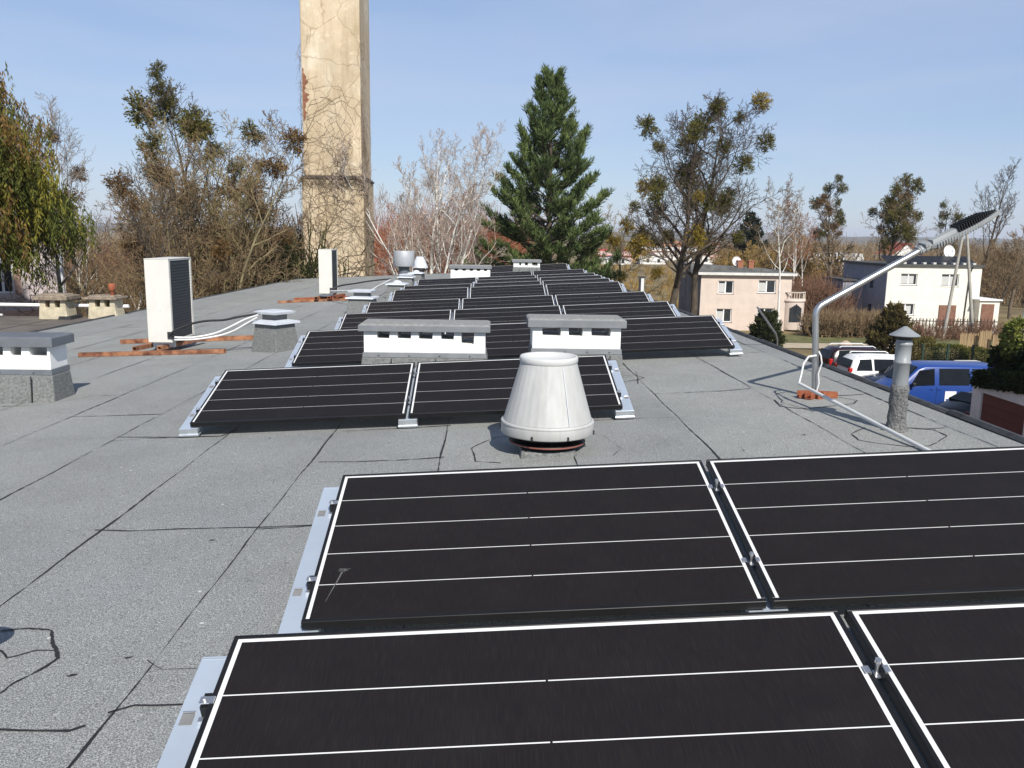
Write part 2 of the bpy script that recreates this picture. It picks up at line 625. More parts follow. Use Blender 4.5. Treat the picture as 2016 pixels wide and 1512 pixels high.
# lapped drip edge of black felt
mb = MB()
for k in range(40):
    ya, yb = y0 + (y1 - y0) * k / 40, y0 + (y1 - y0) * (k + 1) / 40 - .006
    for xe, sg in ((x1, 1), (x0, -1)):
        h = .022 + .012 * rng.random()
        za = rz(xe, ya)
        mb.prism([(xe - sg * .055, za + .003), (xe - sg * .03, za + h), (xe + sg * .012, za + h * .8), (xe + sg * .022, za - .15), (xe + sg * .004, za - .15), (xe + sg * .002, za + .001)], ya, yb)
for k in range(14):
    xa, xb = x0 + (x1 - x0) * k / 14, x0 + (x1 - x0) * (k + 1) / 14 - .006
    za = rz(xa, y1)
    mb.prism([(y1 - .07, za + .003), (y1 - .03, za + .035), (y1 + .02, za + .025), (y1 + .022, za - .2), (y1 + .004, za - .2)], xa, xb, axis='x')
mb.build('drip_edge', M('drip_edge_felt', (.05, .052, .055), .8, var=.4, vs=8), bld)

# laps between the felt sheets: ragged ribbons of bitumen
seam = MB()
def ribbon(pts, wd=.010, step=.06, jit=.004, gaps=.14, h=.004):
    P = [Vector((p[0], p[1], 0)) for p in pts]
    dense = []
    for a, b in zip(P[:-1], P[1:]):
        n = max(1, int((b - a).length / step))
        dense += [a.lerp(b, i / n) for i in range(n)]
    dense.append(P[-1])
    ph = rng.random() * 10
    offs, wds = [], []
    for i, p in enumerate(dense):
        offs.append(jit * (math.sin(i * .37 + ph) + .6 * math.sin(i * .11 + ph * 2)) + rng.uniform(-.3, .3) * jit)
        ww = wd * max(.18, (.75 + .75 * math.sin(i * .13 + ph * 3) * math.sin(i * .05 + ph) + rng.uniform(-.25, .35)))
        if rng.random() < gaps: ww *= .3
        wds.append(ww)
    L_, R_ = [], []
    for i, p in enumerate(dense):
        d = (dense[min(i + 1, len(dense) - 1)] - dense[max(i - 1, 0)])
        d.normalize()
        nrm = Vector((-d.y, d.x, 0))
        for lst, s in ((L_, 1), (R_, -1)):
            q = p + nrm * (offs[i] + s * wds[i] / 2)
            lst.append((q.x, q.y, rz(q.x, q.y) + h))
    n = len(dense)
    seam.add(L_ + R_, [(i, n + i, n + i + 1, i + 1) for i in range(n - 1)])

laps = [-8.55, -7.63, -6.7, -5.78, -4.86, -3.95, -3.09, -2.15, -1.25, -.32, .6, 1.53, 2.48, 3.38]
cross = {-8.55: [6, 13, 20, 28], -7.63: [9, 17.4, 26], -6.7: [5.2, 12.6, 21.5, 31], -5.78: [8.4, 15.3, 24], -4.86: [6.2, 11.85, 19, 29],
         -3.95: [2.4, 12.0, 17, 25.6], -3.09: [7.82, 15.9], -2.15: [1.4, 6.78], -1.25: [4.44], -.32: [6.77, 5.75], .6: [2.2, 6.75],
         1.53: [7.85, 12.4], 2.48: [10.25, 3.4, 16.3], 3.38: [8.1, 14.3, 19.6]}
for i, lx in enumerate(laps):
    pts = [(lx + .025 * math.sin(y * .31 + i) * (1 if i > 5 else .6), y) for y in np.arange(-3, 40, .9)]
    ribbon(pts, .0095 if -5 < lx < 3 else .011)
    nxt = laps[i + 1] if i + 1 < len(laps) else 3.62
    for cy in cross.get(lx, []):
        if i + 1 <= len(laps):
            a = lx if lx >= -3.5 else lx
            if lx in (-.32, ) : xa, xb = -1.2, -.32
            elif lx == -2.15: xa, xb = -3.08, -2.15
            elif lx == -3.95: xa, xb = -4.86, -3.95
            elif lx == -3.09: xa, xb = -3.92, -3.09
            else: xa, xb = lx, nxt
            dy = rng.uniform(-.04, .06)
            ribbon([(xa, cy + rng.uniform(-.05, .05)), (xa + (xb - xa) * .3, cy + dy), (xa + (xb - xa) * .75, cy + dy * .4), (xb, cy + rng.uniform(-.04, .04))], .012, jit=.01, gaps=.2)
ribbon([(-2.17, 4.5), (-1.96, 4.46), (-1.68, 4.46), (-1.24, 4.42), (-.95, 4.42)], .011)
ribbon([(-3.08, 6.89), (-2.59, 6.79), (-2.19, 6.76), (-2.12, 6.99)], .016)
ribbon([(-1.27, 2.95), (-1.22, 2.9), (-1.18, 2.87), (-1.0, 2.87)], .014, gaps=0)
ribbon([(-1.25, 2.59), (-1.18, 2.63), (-1.12, 2.62), (-1.0, 2.62)], .01)
ribbon([(-2.2, 2.56), (-1.56, 2.52), (-1.44, 2.5), (-1.33, 2.49), (-1.29, 2.52)], .012, gaps=0)
ribbon([(-2.12, 3.25), (-1.99, 3.27), (-1.89, 3.27), (-1.77, 3.24), (-1.67, 3.08), (-1.63, 3.0), (-1.65, 2.9), (-1.68, 2.82), (-1.69, 2.75), (-1.75, 2.6)], .011, step=.02, jit=.007, gaps=.1)
ribbon([(-1.9, 3.1), (-1.87, 3.08), (-1.82, 3.02), (-1.78, 3.04), (-1.74, 3.07), (-1.66, 3.06)], .008, step=.03, gaps=0)
ribbon([(-4.99, 8.59), (-4.67, 8.56), (-4.49, 8.72), (-4.33, 8.91), (-4.25, 9.04), (-3.94, 9.0)], .02)
ribbon([(1.4, 9.6), (1.6, 9.2), (1.55, 8.7), (1.5, 8.4)], .016)
ribbon([(1.35, 8.55), (1.5, 8.62), (1.62, 8.75), (1.55, 8.95), (1.42, 8.9)], .014)
ribbon([(2.8, 7.66), (2.63, 7.57), (2.59, 7.26), (2.55, 7.19), (2.65, 6.74)], .010, jit=.012, gaps=.1)
ribbon([(2.52, 7.31), (2.48, 7.02), (2.59, 6.91), (2.7, 6.9), (2.88, 6.95), (3.1, 7.0), (3.19, 7.13), (3.1, 7.3)], .012)
ribbon([(3.0, 7.4), (3.17, 7.37), (3.35, 7.39)], .012)
ribbon([(2.82, 6.12), (2.63, 5.96), (2.6, 5.76), (2.67, 5.67), (2.84, 5.54), (2.99, 5.53), (3.25, 5.77), (3.27, 5.98), (3.1, 6.08)], .010, jit=.012, gaps=.1)
ribbon([(3.1, 6.08), (3.2, 6.01), (3.36, 6.02)], .01)
ribbon([(.08, 5.55), (-.1, 5.62), (-.12, 6.0), (.05, 6.3), (.4, 6.42), (.85, 6.25), (.95, 5.8), (.87, 5.62)], .009, jit=.012)
for (ax, ay) in ((2.3, 5.98), (1.75, 5.62), (-1.34, 2.98), (-1.5, 2.86), (-1.45, 4.25), (-1.75, 6.6)):
    k = 9
    c0 = rz(ax, ay) + .0045
    rr = [rng.uniform(.004, .024) for _ in range(k)]
    seam.add([(ax + rr[j] * math.cos(2 * PI * j / k), ay + .6 * rr[j] * math.sin(2 * PI * j / k), rz(ax + rr[j] * math.cos(2 * PI * j / k), ay + .6 * rr[j] * math.sin(2 * PI * j / k)) + .0045) for j in range(k)], [tuple(range(k))])
seam.build('seam', felt_dark, bld, fix=False)

# lower wing on the left with old brown felt
wing = thing('lower_wing_building', 'low wing roofed in old brown felt along the left roof edge', 'building')
brown_felt = M('old_brown_felt', (.10, .085, .075), .9, col2=(.16, .14, .125), vs=1.3, detail=8, bump=.3)
mb = MB()
mb.box(-24, -9.235, 6, 21.3, -.82, -.70)
mb.build('roof', brown_felt, wing)
mb = MB()
mb.box(-23.8, -9.4, 6.2, 21.1, -5.6, -.83)
mb.build('wall', MATS['plaster_grey'], wing)
mb = MB()
for xx in (-22, -19, -16.2, -13.1, -10.6):
    mb.box(xx, xx + .012, 6.1, 21.2, -.699, -.695)
mb.build('seam', felt_dark, wing)

# ------------------------------------------------------------------ solar panels
PW, PL, TILT = 1.72, 1.03, .2618
EX = Vector((math.cos(.0525), 0, math.sin(.0525)))
HH = Vector((0, 1, 0))
NN = EX.cross(HH)
EY = HH * math.cos(TILT) + NN * math.sin(TILT)
EZ = EX.cross(EY)
GAP = .0495
# black frame lies 12 mm outside the white border
FR = .012
frame = MB()
tk = .036
x_a, x_b, y_a, y_b = -FR, PW + FR, -PL - FR, FR
fw = .014
frame.box(x_a, x_b, y_b - fw, y_b, -tk, 0)
frame.box(x_a, x_b, y_a, y_a + fw + .006, -tk, 0)
frame.box(x_a, x_a + fw, y_a + fw + .006, y_b - fw, -tk, 0)
frame.box(x_b - fw, x_b, y_a + fw + .006, y_b - fw, -tk, 0)
glass = MB()
glass.box(x_a + fw, x_b - fw, y_a + fw + .006, y_b - fw, -.012, -.003, 0)
bd, ln = .016, .0042
for k in range(5):
    sy = (PL - bd - .006 - 4 * ln) / 5
    ya = -PL + .006 + k * (sy + ln)
    glass.add([(bd, ya, -.0022), (PW - bd, ya, -.0022), (PW - bd, ya + sy, -.0022), (bd, ya + sy, -.0022)], [(0, 1, 2, 3)], 1)
# small breaks in the conductor lines
for k in range(4):
    ya = -PL + .006 + (k + 1) * sy + k * ln
    glass.box(PW * .5 + k * .003, PW * .5 + k * .003 + .006, ya - .001, ya + ln + .001, -.0029, -.0016, 1)
pmat = Matrix((EX, EY, EZ)).transposed().to_4x4()

def panel_label(r, i, n):
    rows = ['frontmost', 'second', 'third', 'fourth', 'fifth', 'sixth', 'seventh', 'eighth', 'ninth', 'tenth', 'eleventh', 'twelfth']
    return rows[r - 1]

ROW_XYZ = {1: (-.715, 2.276, .348), 2: (-.697, 3.965, .336), 3: (-2.429, 7.745, .224), 4: (-2.359, 10.977, .219),
           5: (-2.366, 13.809, .181), 6: (-2.315, 16.207, .181), 7: (-2.259, 19.946, .164), 8: (-2.227, 21.817, .146),
           9: (-2.185, 23.763, .129), 10: (-2.175, 25.441, .12), 11: (-2.136, 28.888, .092), 12: (-2.2, 34.8, .078)}
ROW_COLS = {1: [0, 1], 2: [0, 1], 3: [0, 1], 4: [0, 1, 2], 5: [0, 1, 2], 6: [0, 1, 2], 7: [0, 1, 2], 8: [0, 1, 2], 9: [1, 2], 10: [0, 1, 2], 11: [1, 2], 12: [1, 2]}
ORD = ['frontmost', 'second', 'third', 'fourth', 'fifth', 'sixth', 'seventh', 'eighth', 'ninth', 'tenth', 'eleventh', 'rearmost']
proto = None
for r in range(1, 13):
    o3 = Vector(ROW_XYZ[r])
    for i in ROW_COLS[r]:
        pos = o3 + EX * (i * (PW + GAP))
        cols = ROW_COLS[r]
        side = {0: 'left', 1: 'middle', 2: 'right'}[i] if len(cols) == 3 else ('left' if i == cols[0] else 'right')
        extra = {1: ' nearest the camera', 2: ' just behind the front row', 3: ' behind the white cone ventilator'}.get(r, ' counted from the camera')
        lab = 'black solar panel, %s one of the %s panel row%s' % (side, ORD[r - 1], extra)
        if proto is None:
            proto = thing('solar_panel', lab, 'solar panel', group='solar panels in tilted rows')
            frame.build('frame', black_frame, proto, bevel=.0015, seg=1)
            glass.build('cell_sheet', [backsheet, cells], proto)
            p = proto
        else:
            p = copy_tree(proto)
            p['label'] = lab
        p.matrix_world = Matrix.Translation(pos) @ pmat

# pale smear of bird dirt on the second-row panel
sm = MB()
def smear(pts, wds, z=-.0014):
    L1, R1 = [], []
    for i, (p, w2) in enumerate(zip(pts, wds)):
        a, b = pts[max(i - 1, 0)], pts[min(i + 1, len(pts) - 1)]
        d = Vector((b[0] - a[0], b[1] - a[1], 0)).normalized()
        L1.append((p[0] - d.y * w2, p[1] + d.x * w2, z))
        R1.append((p[0] + d.y * w2, p[1] - d.x * w2, z))
    n = len(pts)
    sm.add(L1 + R1, [(i, i + 1, n + i + 1, n + i) for i in range(n - 1)])
smear([(.10, -.735), (.088, -.80), (.072, -.87), (.06, -.93)], [.004, .0025, .0018, .0008])
for a in range(9):
    q = 2 * PI * a / 9 + .3
    rr_ = rng.uniform(.012, .034)
    smear([(.10, -.735), (.10 + rr_ * .5 * math.cos(q), -.735 + rr_ * .4 * math.sin(q)), (.10 + rr_ * math.cos(q), -.735 + rr_ * .8 * math.sin(q))], [.0035, .0022, .0006])
second = [o for o in COL.objects if o.get('label', '').startswith('black solar panel, left one of the second')][0]
sm.build('dirt_smear', M('dried_dirt', (.10, .10, .10), .9, var=.3, vs=80), second, fix=False)
# aluminium support plates, their feet and the clamps
def bracket_proto(end):
    """end: -1 plate sticks out left, +1 right, 0 centred under a gap; origin at top corner of the panel"""
    t = thing('panel_support', '', 'panel support', group='aluminium supports under the panels')
    wd = .15
    c = {-1: -.018, 1: .018, 0: 0}[end]
    pl = MB()
    za = -.050
    y1_, y0_ = -.015, -1.048
    xa, xb = c - wd / 2, c + wd / 2
    pl.box(xa, xb, y0_, y1_, za - .004, za)
    for s in (xa, xb - .003):        # folded side lips
        pl.box(s, s + .003, y0_, y1_, za - .03, za - .0045)
    if end:
        for yy in (-.24, -.80):      # slotted holes stamped in the plate
            xh = c - .045 * (-end) * -1 if end < 0 else c + .012
            xh = c - .064 if end < 0 else c + .034
            pl.box(xh, xh + .034, yy - .026, yy + .012, za + .0006, za + .0022, 1)
            pl.box(xh, xh + .034, yy + .013, yy + .018, za, za + .006, 2)
    pl.build('plate', [alu, M('hole_shadow_felt', (.2, .2, .2), .9), steel], t, bevel=.001, seg=1)
    ft = MB()
    ft.box(xa, xb, y0_ - .012, y0_ - .0005, za - .05, za - .0005)
    ft.tube([(xa - .004, y0_ - .012, za - .05), (xb + .004, y0_ - .012, za - .05)], .012, 8)
    ft.box(xa, xb, y0_ - .014, y0_ + .12, za - .066, za - .0605)
    ft.build('foot', zinc, t)
    bk = MB()
    m4 = Matrix.Rotation(-TILT, 4, 'X')
    bk.box(xa, xb, -.02, -.016, -.37, -.052, 0, Matrix.Translation((0, 0, 0)) @ Matrix.Rotation(-.12, 4, 'X'))
    bk.build('rear_leg', zinc, t)
    for yy in (-.235, -.79):
        cl = MB()
        if end:
            cx = -end * -.030 if end > 0 else -.030
            cx = end * .013
            cl.box(cx - .010, cx + .010, yy - .016, yy + .034, za + .001, -.006, 1)
            cl.box(min(cx + .012 * end, cx - .026 * end), max(cx + .012 * end, cx - .026 * end), yy - .012, yy + .012, .0015, .0045, 0)
            cl.tube([(cx, yy, .005), (cx, yy, .013)], .006, 6)
            cl.box(cx + end * .004 - .012, cx + end * .004 + .012, yy - .034, yy - .018, za + .001, za + .014, 0)
        else:
            cl.box(-.022, .022, yy - .013, yy + .013, -.018, -.014)
            for s in (-1, 1):
                cl.box(min(s * .0222, s * .034), max(s * .0222, s * .034), yy - .013, yy + .013, .0015, .004)
                cl.box(min(s * .0185, s * .0215), max(s * .0185, s * .0215), yy - .013, yy + .013, -.0135, .004)
            cl.tube([(0, yy, -.0135), (0, yy, .026)], .0055, 6)
            cl.tube([(0, yy, .0265), (0, yy, .036)], .0095, 6)
        cl.build('clamp', [steel, black_frame], t)
    return t
bp = {e: None for e in (-1, 0, 1)}
for r in range(1, 13):
    o3 = Vector(ROW_XYZ[r])
    cols = ROW_COLS[r]
    spots = []
    for i in cols:
        if i == cols[0]:
            spots.append((-1, o3 + EX * (i * (PW + GAP) - FR), 'left end'))
        if i + 1 in cols:
            nm = 'gap' if len(cols) == 2 else ('left gap' if i == 0 else 'right gap')
            spots.append((0, o3 + EX * (i * (PW + GAP) + PW + GAP / 2), nm))
        elif r > 2:
            spots.append((1, o3 + EX * (i * (PW + GAP) + PW + FR), 'right end'))
    for e, pos, nm in spots:
        if bp[e] is None:
            bp[e] = s = bracket_proto(e)
        else:
            s = copy_tree(bp[e])
        s['label'] = 'aluminium support plate at the %s of the %s solar panel row' % (nm, ORD[r - 1])
        s.matrix_world = Matrix.Translation(pos) @ pmat

# ------------------------------------------------------------------ masonry chimneys
def chimney(name, label, x0, x1, y0, y1, z_cap0, z_cap1, z_w0, z_f0, holes, hole_h, over=.06, base_out=.02, body_m=white_render, cap_m=None, group='chimneys on the roof', arch=False, base_m=None, cap_front=None, fl_m=None):
    t = thing(name, label, 'chimney', ((x0 + x1) / 2, (y0 + y1) / 2, 0), group=group)
    ox, oy = (x0 + x1) / 2, (y0 + y1) / 2
    X0, X1, Y0, Y1 = x0 - ox, x1 - ox, y0 - oy, y1 - oy
    # body with notches at the top, open right through
    prof = [(X0, z_w0), (X1, z_w0), (X1, z_cap0)]
    for (a, b, h) in sorted(holes, reverse=True):
        a, b = a - ox, b - ox
        hh = h or hole_h
        if arch:
            prof += [(b, z_cap0), (b, z_cap0 - hh * .55), (b - (b - a) * .25, z_cap0 - hh), (a + (b - a) * .25, z_cap0 - hh), (a, z_cap0 - hh * .55), (a, z_cap0)]
        else:
            prof += [(b, z_cap0), (b - .006, z_cap0 - hh), (a + .004, z_cap0 - hh * .94), (a, z_cap0)]
    prof += [(X0, z_cap0)]
    mb = MB()
    mb.prism(prof, Y0, Y1)
    mb.build('body', body_m, t, bevel=.006)
    cm = cap_m or [cap_metal, cap_felt]
    mb = MB()
    mb.box(X0 - over, X1 + over, Y0 - over, Y1 + over, z_cap0 + .0015, z_cap1 - .004, 0)
    mb.build('cap', cm[0], t, bevel=.004)
    mb = MB()
    mb.box(X0 - over + .006, X1 + over - .006, Y0 - over + .006, Y1 + over - .006, z_cap1 - .0035, z_cap1 + .008, 0, top=(.02, .02))
    mb.build('cap_cover', cm[1], t)
    if z_f0 is not None:
        mb = MB()
        mb.box(X0 - .016, X1 + .016, Y0 - .016, Y1 + .016, z_f0, z_w0 + .002, top=(.006, .006))
        for k in range(4):
            xx = X0 + (X1 - X0) * (k + .5) / 4
            mb.lathe([(.009, 0), (.009, .006), (.004, .009)], (xx, Y0 - .024, (z_f0 + z_w0) / 2), 6)
        mb.build('flashing_strip', fl_m or cap_metal, t, bevel=.003)
        zb = min(rz(x0, y1), rz(x0, y0)) - .04
        mb = MB()
        mb.box(X0 - base_out - .03, X1 + base_out + .03, Y0 - base_out - .05, Y1 + base_out + .03, zb, z_f0 - .001, top=(.03, .05))
        mb.build('base', base_m or felt_up, t, bevel=.012)
        mb = MB()
        for fx in (.22, .58, .86):
            xx = X0 + (X1 - X0) * fx
            mb.prism([(xx, zb), (xx + .012, zb), (xx + .02, z_f0 - .004), (xx + .012, z_f0 - .004)], Y0 - base_out - .0535, Y0 - base_out - .0435)
        mb.build('felt_lap', felt_dark, t)
    return t

PXA = lambda px, Y: at(px, 650, Y).x
hA = [(PXA(a, 8.55), PXA(b, 8.55), h) for a, b, h in ((741.7, 767, .075), (782, 809.5, .075), (824, 852, .078), (868, 894, .08), (908, 933.6, .125))]
chimney('chimney', 'wide white chimney with five openings under a grey slab, left of the pair', at(716, 670, 8.55).x, at(955.5, 670, 8.55).x, 8.55, 9.02,
        at(830, 653, 8.55).z, at(830, 641, 8.5).z, at(830, 695, 8.55).z, at(830, 704, 8.55).z, hA, .08, over=.05)
hB = [(PXA(a, 8.75), PXA(b, 8.75), None) for a, b in ((1067.6, 1104.8), (1119.6, 1148), (1164.3, 1203))]
chimney('chimney', 'white chimney with three square openings under grey slab, behind cone ventilator', at(1048, 670, 8.75).x, at(1222, 670, 8.75).x, 8.75, 9.2,
        at(1140, 645, 8.75).z, at(1140, 630, 8.7).z, at(1140, 687, 8.75).z, at(1140, 697, 8.75).z, hB, .09, over=.05)
hC = [(PXA(a, 8.8), PXA(b, 8.8), None) for a, b in ((-112, -78), (-72, -38), (-28, 2), (16, 38), (54, 89))]
chimney('chimney', 'white chimney with dark grey slab cut by the left picture edge', -5.95, -4.57, 8.8, 9.16,
        .275, .372, at(60, 728, 8.8).z, at(60, 738, 8.8).z, hC, .1, over=.06, cap_m=[cap_dark, cap_dark], fl_m=cap_dark)
hD = [(PXA(a, 31.5), PXA(b, 31.5), None) for a, b in ((1020, 1024), (1031, 1037), (1045, 1056))]
chimney('chimney', 'small distant white chimney in front of the rearmost panel row', at(1011, 520, 31.5).x, at(1063, 520, 31.5).x, 31.5, 31.9,
        at(1037, 516.5, 31.5).z, at(1037, 511.5, 31.5).z, at(1037, 526, 31.5).z, at(1037, 528, 31.5).z, hD, .12, over=.06)
hE = [(PXA(a, 27), PXA(b, 27), None) for a, b in ((894, 902), (909, 917), (923, 931), (937, 945), (951, 958))]
tE = chimney('chimney', 'long low white chimney with scalloped openings by the white birch', at(887, 535, 27).x, at(965, 535, 27).x, 27, 27.4,
        at(926, 529, 27).z, at(926, 522.5, 27).z, rz(-.6, 27) + .25, rz(-.6, 27) + .2, hE, .07, over=.05, arch=True)
brick = M('red_brick', (.30, .12, .07), .9, var=.25, vs=12)
mb = MB()
mb.box(-.56, .56, -.04, .04, at(926, 533.5, 27).z, at(926, 529.3, 27).z)
mb.build('brick_course', brick, tE)

# two old concrete chimneys on the brown wing
old_render = M('old_cream_render', (.52, .46, .33), .9, var=.22, vs=5, bump=.4, bs=30)
old_slab = M('mossy_slab', (.16, .13, .1), .9, col2=(.34, .27, .2), vs=9, bump=.5)
def old_chimney(label, pxl, pxr, pxs, ytop, yh, ybot, Y, holes, dep, cowl=False):
    xl, xr = at(pxl, ybot, Y).x, at(pxr, ybot, Y).x
    t = thing('concrete_chimney', label, 'chimney', ((xl + xr) / 2, Y, -.7), group='old chimneys on the brown wing')
    ox = (xl + xr) / 2
    zc = at(pxl, yh, Y).z + .7
    zt = at(pxl, ytop, Y).z + .7
    w2 = (xr - xl) / 2
    prof = [(-w2 - .05, 0), (w2 + .05, 0), (w2, zc)]
    for a, b in reversed(holes):
        A, B = at(a, 600, Y).x - ox, at(b, 600, Y).x - ox
        prof += [(B, zc), (B - .01, zc - .17), (A + .01, zc - .18), (A, zc)]
    prof += [(-w2, zc)]
    mb = MB()
    mb.prism(prof, 0, dep)
    mb.build('body', old_render, t, bevel=.012)
    mb = MB()
    mb.box(-w2 + .01, w2 - .01, dep * .5, dep * .55, zc - .3, zc - .002)
    mb.build('flue_lining', dark_metal, t)
    mb = MB()
    mb.box(-w2 - .12, w2 + .1, -.1, dep + .1, zc + .002, zt, 0)
    mb.box(-w2 - .06, w2 + .02, -.02, dep + .02, zt + .001, zt + .04, 0, top=(.05, .06))
    mb.build('cap', old_slab, t, bevel=.02)
    mb = MB()
    mb.box(w2 * .4, w2 + .14, -.03, dep + .05, 0, .08, top=(.03, .02))
    mb.build('base', felt_dark, t)
    if cowl:
        mb = MB()
        mb.lathe([(.045, 0), (.045, .1), (.075, .12), (.085, .15), (.085, .27), (.02, .29)], (w2 * .62, .2, zt + .04), 10)
        mb.build('cowl', rust_red, t)
    return t
old_chimney('old cream chimney under mossy slab, left one on the brown wing', 80, 129, 145, 582, 591, 622, 20.6, [(88, 98), (107, 118)], .5)
old_chimney('old cream chimney with a rusty cowl, right one on the brown wing', 177, 226, 240, 585, 590, 622, 20.8, [(186, 197), (205, 216)], .5, cowl=True)

# ------------------------------------------------------------------ cone ventilator
cx, cy = .41, 5.88
cone = thing('cone_ventilator', 'big off white sheet metal cone ventilator on a black collar', 'roof ventilator', (cx, cy, rz(cx, cy)))
cone_paint = M('aged_white_sheet', (.43, .43, .415), .5, var=.10, vs=4, spec=.4, stretch=(2.2, 2.2, .35))
n = 18
mb = MB()
mb.lathe([(.325, .135), (.333, .145), (.328, .205)], n=48)
mb.lathe([(.328, .205), (.334, .214), (.326, .226), (.315, .228)], n=48)
mb.build('lower_band', cone_paint, cone)
mb = MB()
mb.lathe([(.3145, .229), (.2, .632)], n=34, smooth=False)
mb.build('cone', cone_paint, cone)
mb = MB()
mb.lathe([(.2, .633), (.206, .64), (.206, .668), (.199, .68), (.188, .676), (.176, .655), (.0, .642)], n=48)
mb.build('top_band', M('pale_cap_sheet', (.54, .545, .53), .5, var=.05), cone)
for a in (-1.95, -1.2, -.3, .7, 1.8, 3.0):
    mb = MB()
    mb.box(-.006, .006, -.006, .006, .137, .165, 0, Matrix.Rotation(a, 4, 'Z') @ Matrix.Translation((.335, 0, 0)))
    mb.build('clip', dark_metal, cone)
mb = MB()
mb.bar((.325 * math.cos(-1.15), .325 * math.sin(-1.15), .23), (.205 * math.cos(-1.15), .205 * math.sin(-1.15), .63), .003, .004)
mb.build('seam_strip', zinc_pale, cone)
mb = MB()
mb.lathe([(.19, .0), (.19, .14)], n=28)
mb.lathe([(.0, .058), (.20, .058), (.262, .064), (.27, .074), (.262, .08), (.2, .086)], n=40)
mb.build('collar', M('black_collar', (.016, .013, .012), .45, var=.3), cone)
mb = MB()
mb.lathe([(.2715, .0655), (.2735, .071), (.2715, .076)], n=40)
mb.build('rim', M('rusty_rim', (.22, .08, .06), .7), cone)
mb = MB()
mb.box(-.2, .2, -.24, .2, -.03, .035, top=(.01, .01))
mb.build('base', felt_up, cone, bevel=.01)

# ------------------------------------------------------------------ round vent pipe on the right
def vent_pipe(label, x, y, h, r, wrap, capr, group=None):
    t = thing('vent_pipe', label, 'vent pipe', (x, y, rz(x, y)), group=group)
    paint = M('grey_vent_paint', (.25, .265, .275), .45, var=.06, spec=.4)
    hh = h - .095
    mb = MB()
    mb.lathe([(r, wrap), (r, hh * .74), (r + .006, hh * .745), (r + .006, hh * .765), (r, hh * .77), (r, hh * .94), (r + .005, hh * .945), (r + .005, hh * .965), (r, hh * .97), (r, hh)], n=32)
    mb.build('pipe', paint, t)
    mb = MB()
    mb.lathe([(r * .85, hh - .02), (r * .85, hh + .03)], n=24)
    mb.build('neck', dark_metal, t)
    mb = MB()
    mb.lathe([(r * .7, hh + .028), (capr, hh + .028), (capr + .002, hh + .033)], n=40)
    mb.lathe([(capr + .002, hh + .0331), (capr * .5, hh + .068), (.012, hh + .097), (.0, hh + .098)], n=40, smooth=True)
    mb.build('cap', paint, t)
    mb = MB()
    prof = [(r * 1.75, .003), (r * 1.38, .02), (r * 1.2, .06)] + [(r * (1.17 + .05 * math.sin(k * 1.9)), .06 + (wrap - .06) * k / 8) for k in range(1, 8)] + [(r * 1.1, wrap + .012), (r * .99, wrap + .013)]
    mb.lathe(prof, n=32, wob=.045)
    mb.build('felt_wrap', M('wrapped_felt', (.05, .05, .05), .9, col2=(.22, .22, .215), vs=70, detail=6, bump=.6, bs=80), t)
    return t
vent_pipe('grey round vent pipe with conical cap and felt wrapped foot at right', 3.0, 6.03, .765, .0545, .33, .104)
vent_pipe('short vent pipe whose shadow falls at the left picture edge', -1.93, 2.93, .30, .06, .15, .10)

# ------------------------------------------------------------------ street lamp on the roof
lx, ly = 2.893, 7.34
lz = rz(lx, ly)
lamp = thing('roof_lamp', 'galvanised bent lamp pole with long finned luminaire and rusty cross foot', 'lamp', (lx, ly, lz))
bend = at(1607, 606, 7.34) - Vector((lx, ly, lz))
tip = at(1813, 492, 7.5) - Vector((lx, ly, lz))
galv = M('galvanised_tube', (.5, .51, .52), .3, metal=.85, var=.12, vs=6, stretch=(3, 3, .5))
mb = MB()
b0 = bend
pts = [Vector((0, 0, .01)), Vector((b0.x * .5, 0, b0.z * .5))]
dirn = (tip - b0).normalized()
pa = Vector((b0.x, b0.y, b0.z - .07))
pb = b0 + dirn * .07
pts += [pa]
for k in range(1, 8):
    s = k / 8
    pts.append(pa * (1 - s) ** 2 + b0 * 2 * s * (1 - s) + pb * s * s)
pts += [pb, b0.lerp(tip, .5), tip + dirn * .03]
mb.tube(pts, .0285, 20)
mb.build('pole', galv, lamp)
# luminaire: local frame, a along the arm, c up
ax = dirn
side = Vector((0, 1, 0))
side = (side - ax * side.dot(ax)).normalized()
upv = ax.cross(side)
if upv.z < 0: upv = -upv
tip2 = at(1968, 414, 7.62) - Vector((lx, ly, lz))
ax = (tip2 - tip).normalized()
side = (Vector((0, 1, 0)) - ax * ax.y).normalized()
upv = side.cross(ax)
if upv.z < 0: upv = -upv
# the head leans towards the camera a little so its finned back shows
rollm = Matrix.Rotation(R(14), 3, ax)
side, upv = rollm @ side, rollm @ upv
LM = Matrix(((ax.x, side.x, upv.x, tip.x), (ax.y, side.y, upv.y, tip.y), (ax.z, side.z, upv.z, tip.z), (0, 0, 0, 1)))
LL = (tip2 - tip).length
lum_grey = M('luminaire_grey', (.27, .285, .29), .5, var=.05)
lum_dark = M('luminaire_fins', (.02, .022, .024), .5, var=.2)
mb = MB()
mb.tube([LM @ Vector((-.03, 0, 0)), LM @ Vector((.09, 0, 0))], .037, 18)
for xx in (-.015, .03):
    mb.tube([LM @ Vector((xx, 0, 0)), LM @ Vector((xx + .018, 0, 0))], .043, 18)
mb.box(.02, .07, -.05, .05, .02, .055, 0, LM)
mb.box(-.02, .03, .036, .06, -.02, .03, 0, LM)
mb.build('collar', lum_grey, lamp, bevel=.003)
mb = MB()
outline = [(.08, -.04), (.11, -.06), (.3, -.072), (.5, -.074), (LL * .86, -.055), (LL * .97, -.025), (LL, 0), (LL * .97, .025), (LL * .86, .055), (.5, .074), (.3, .072), (.11, .06), (.08, .04)]
mb.prism(outline, -.022, .012, axis='z', mat=LM)
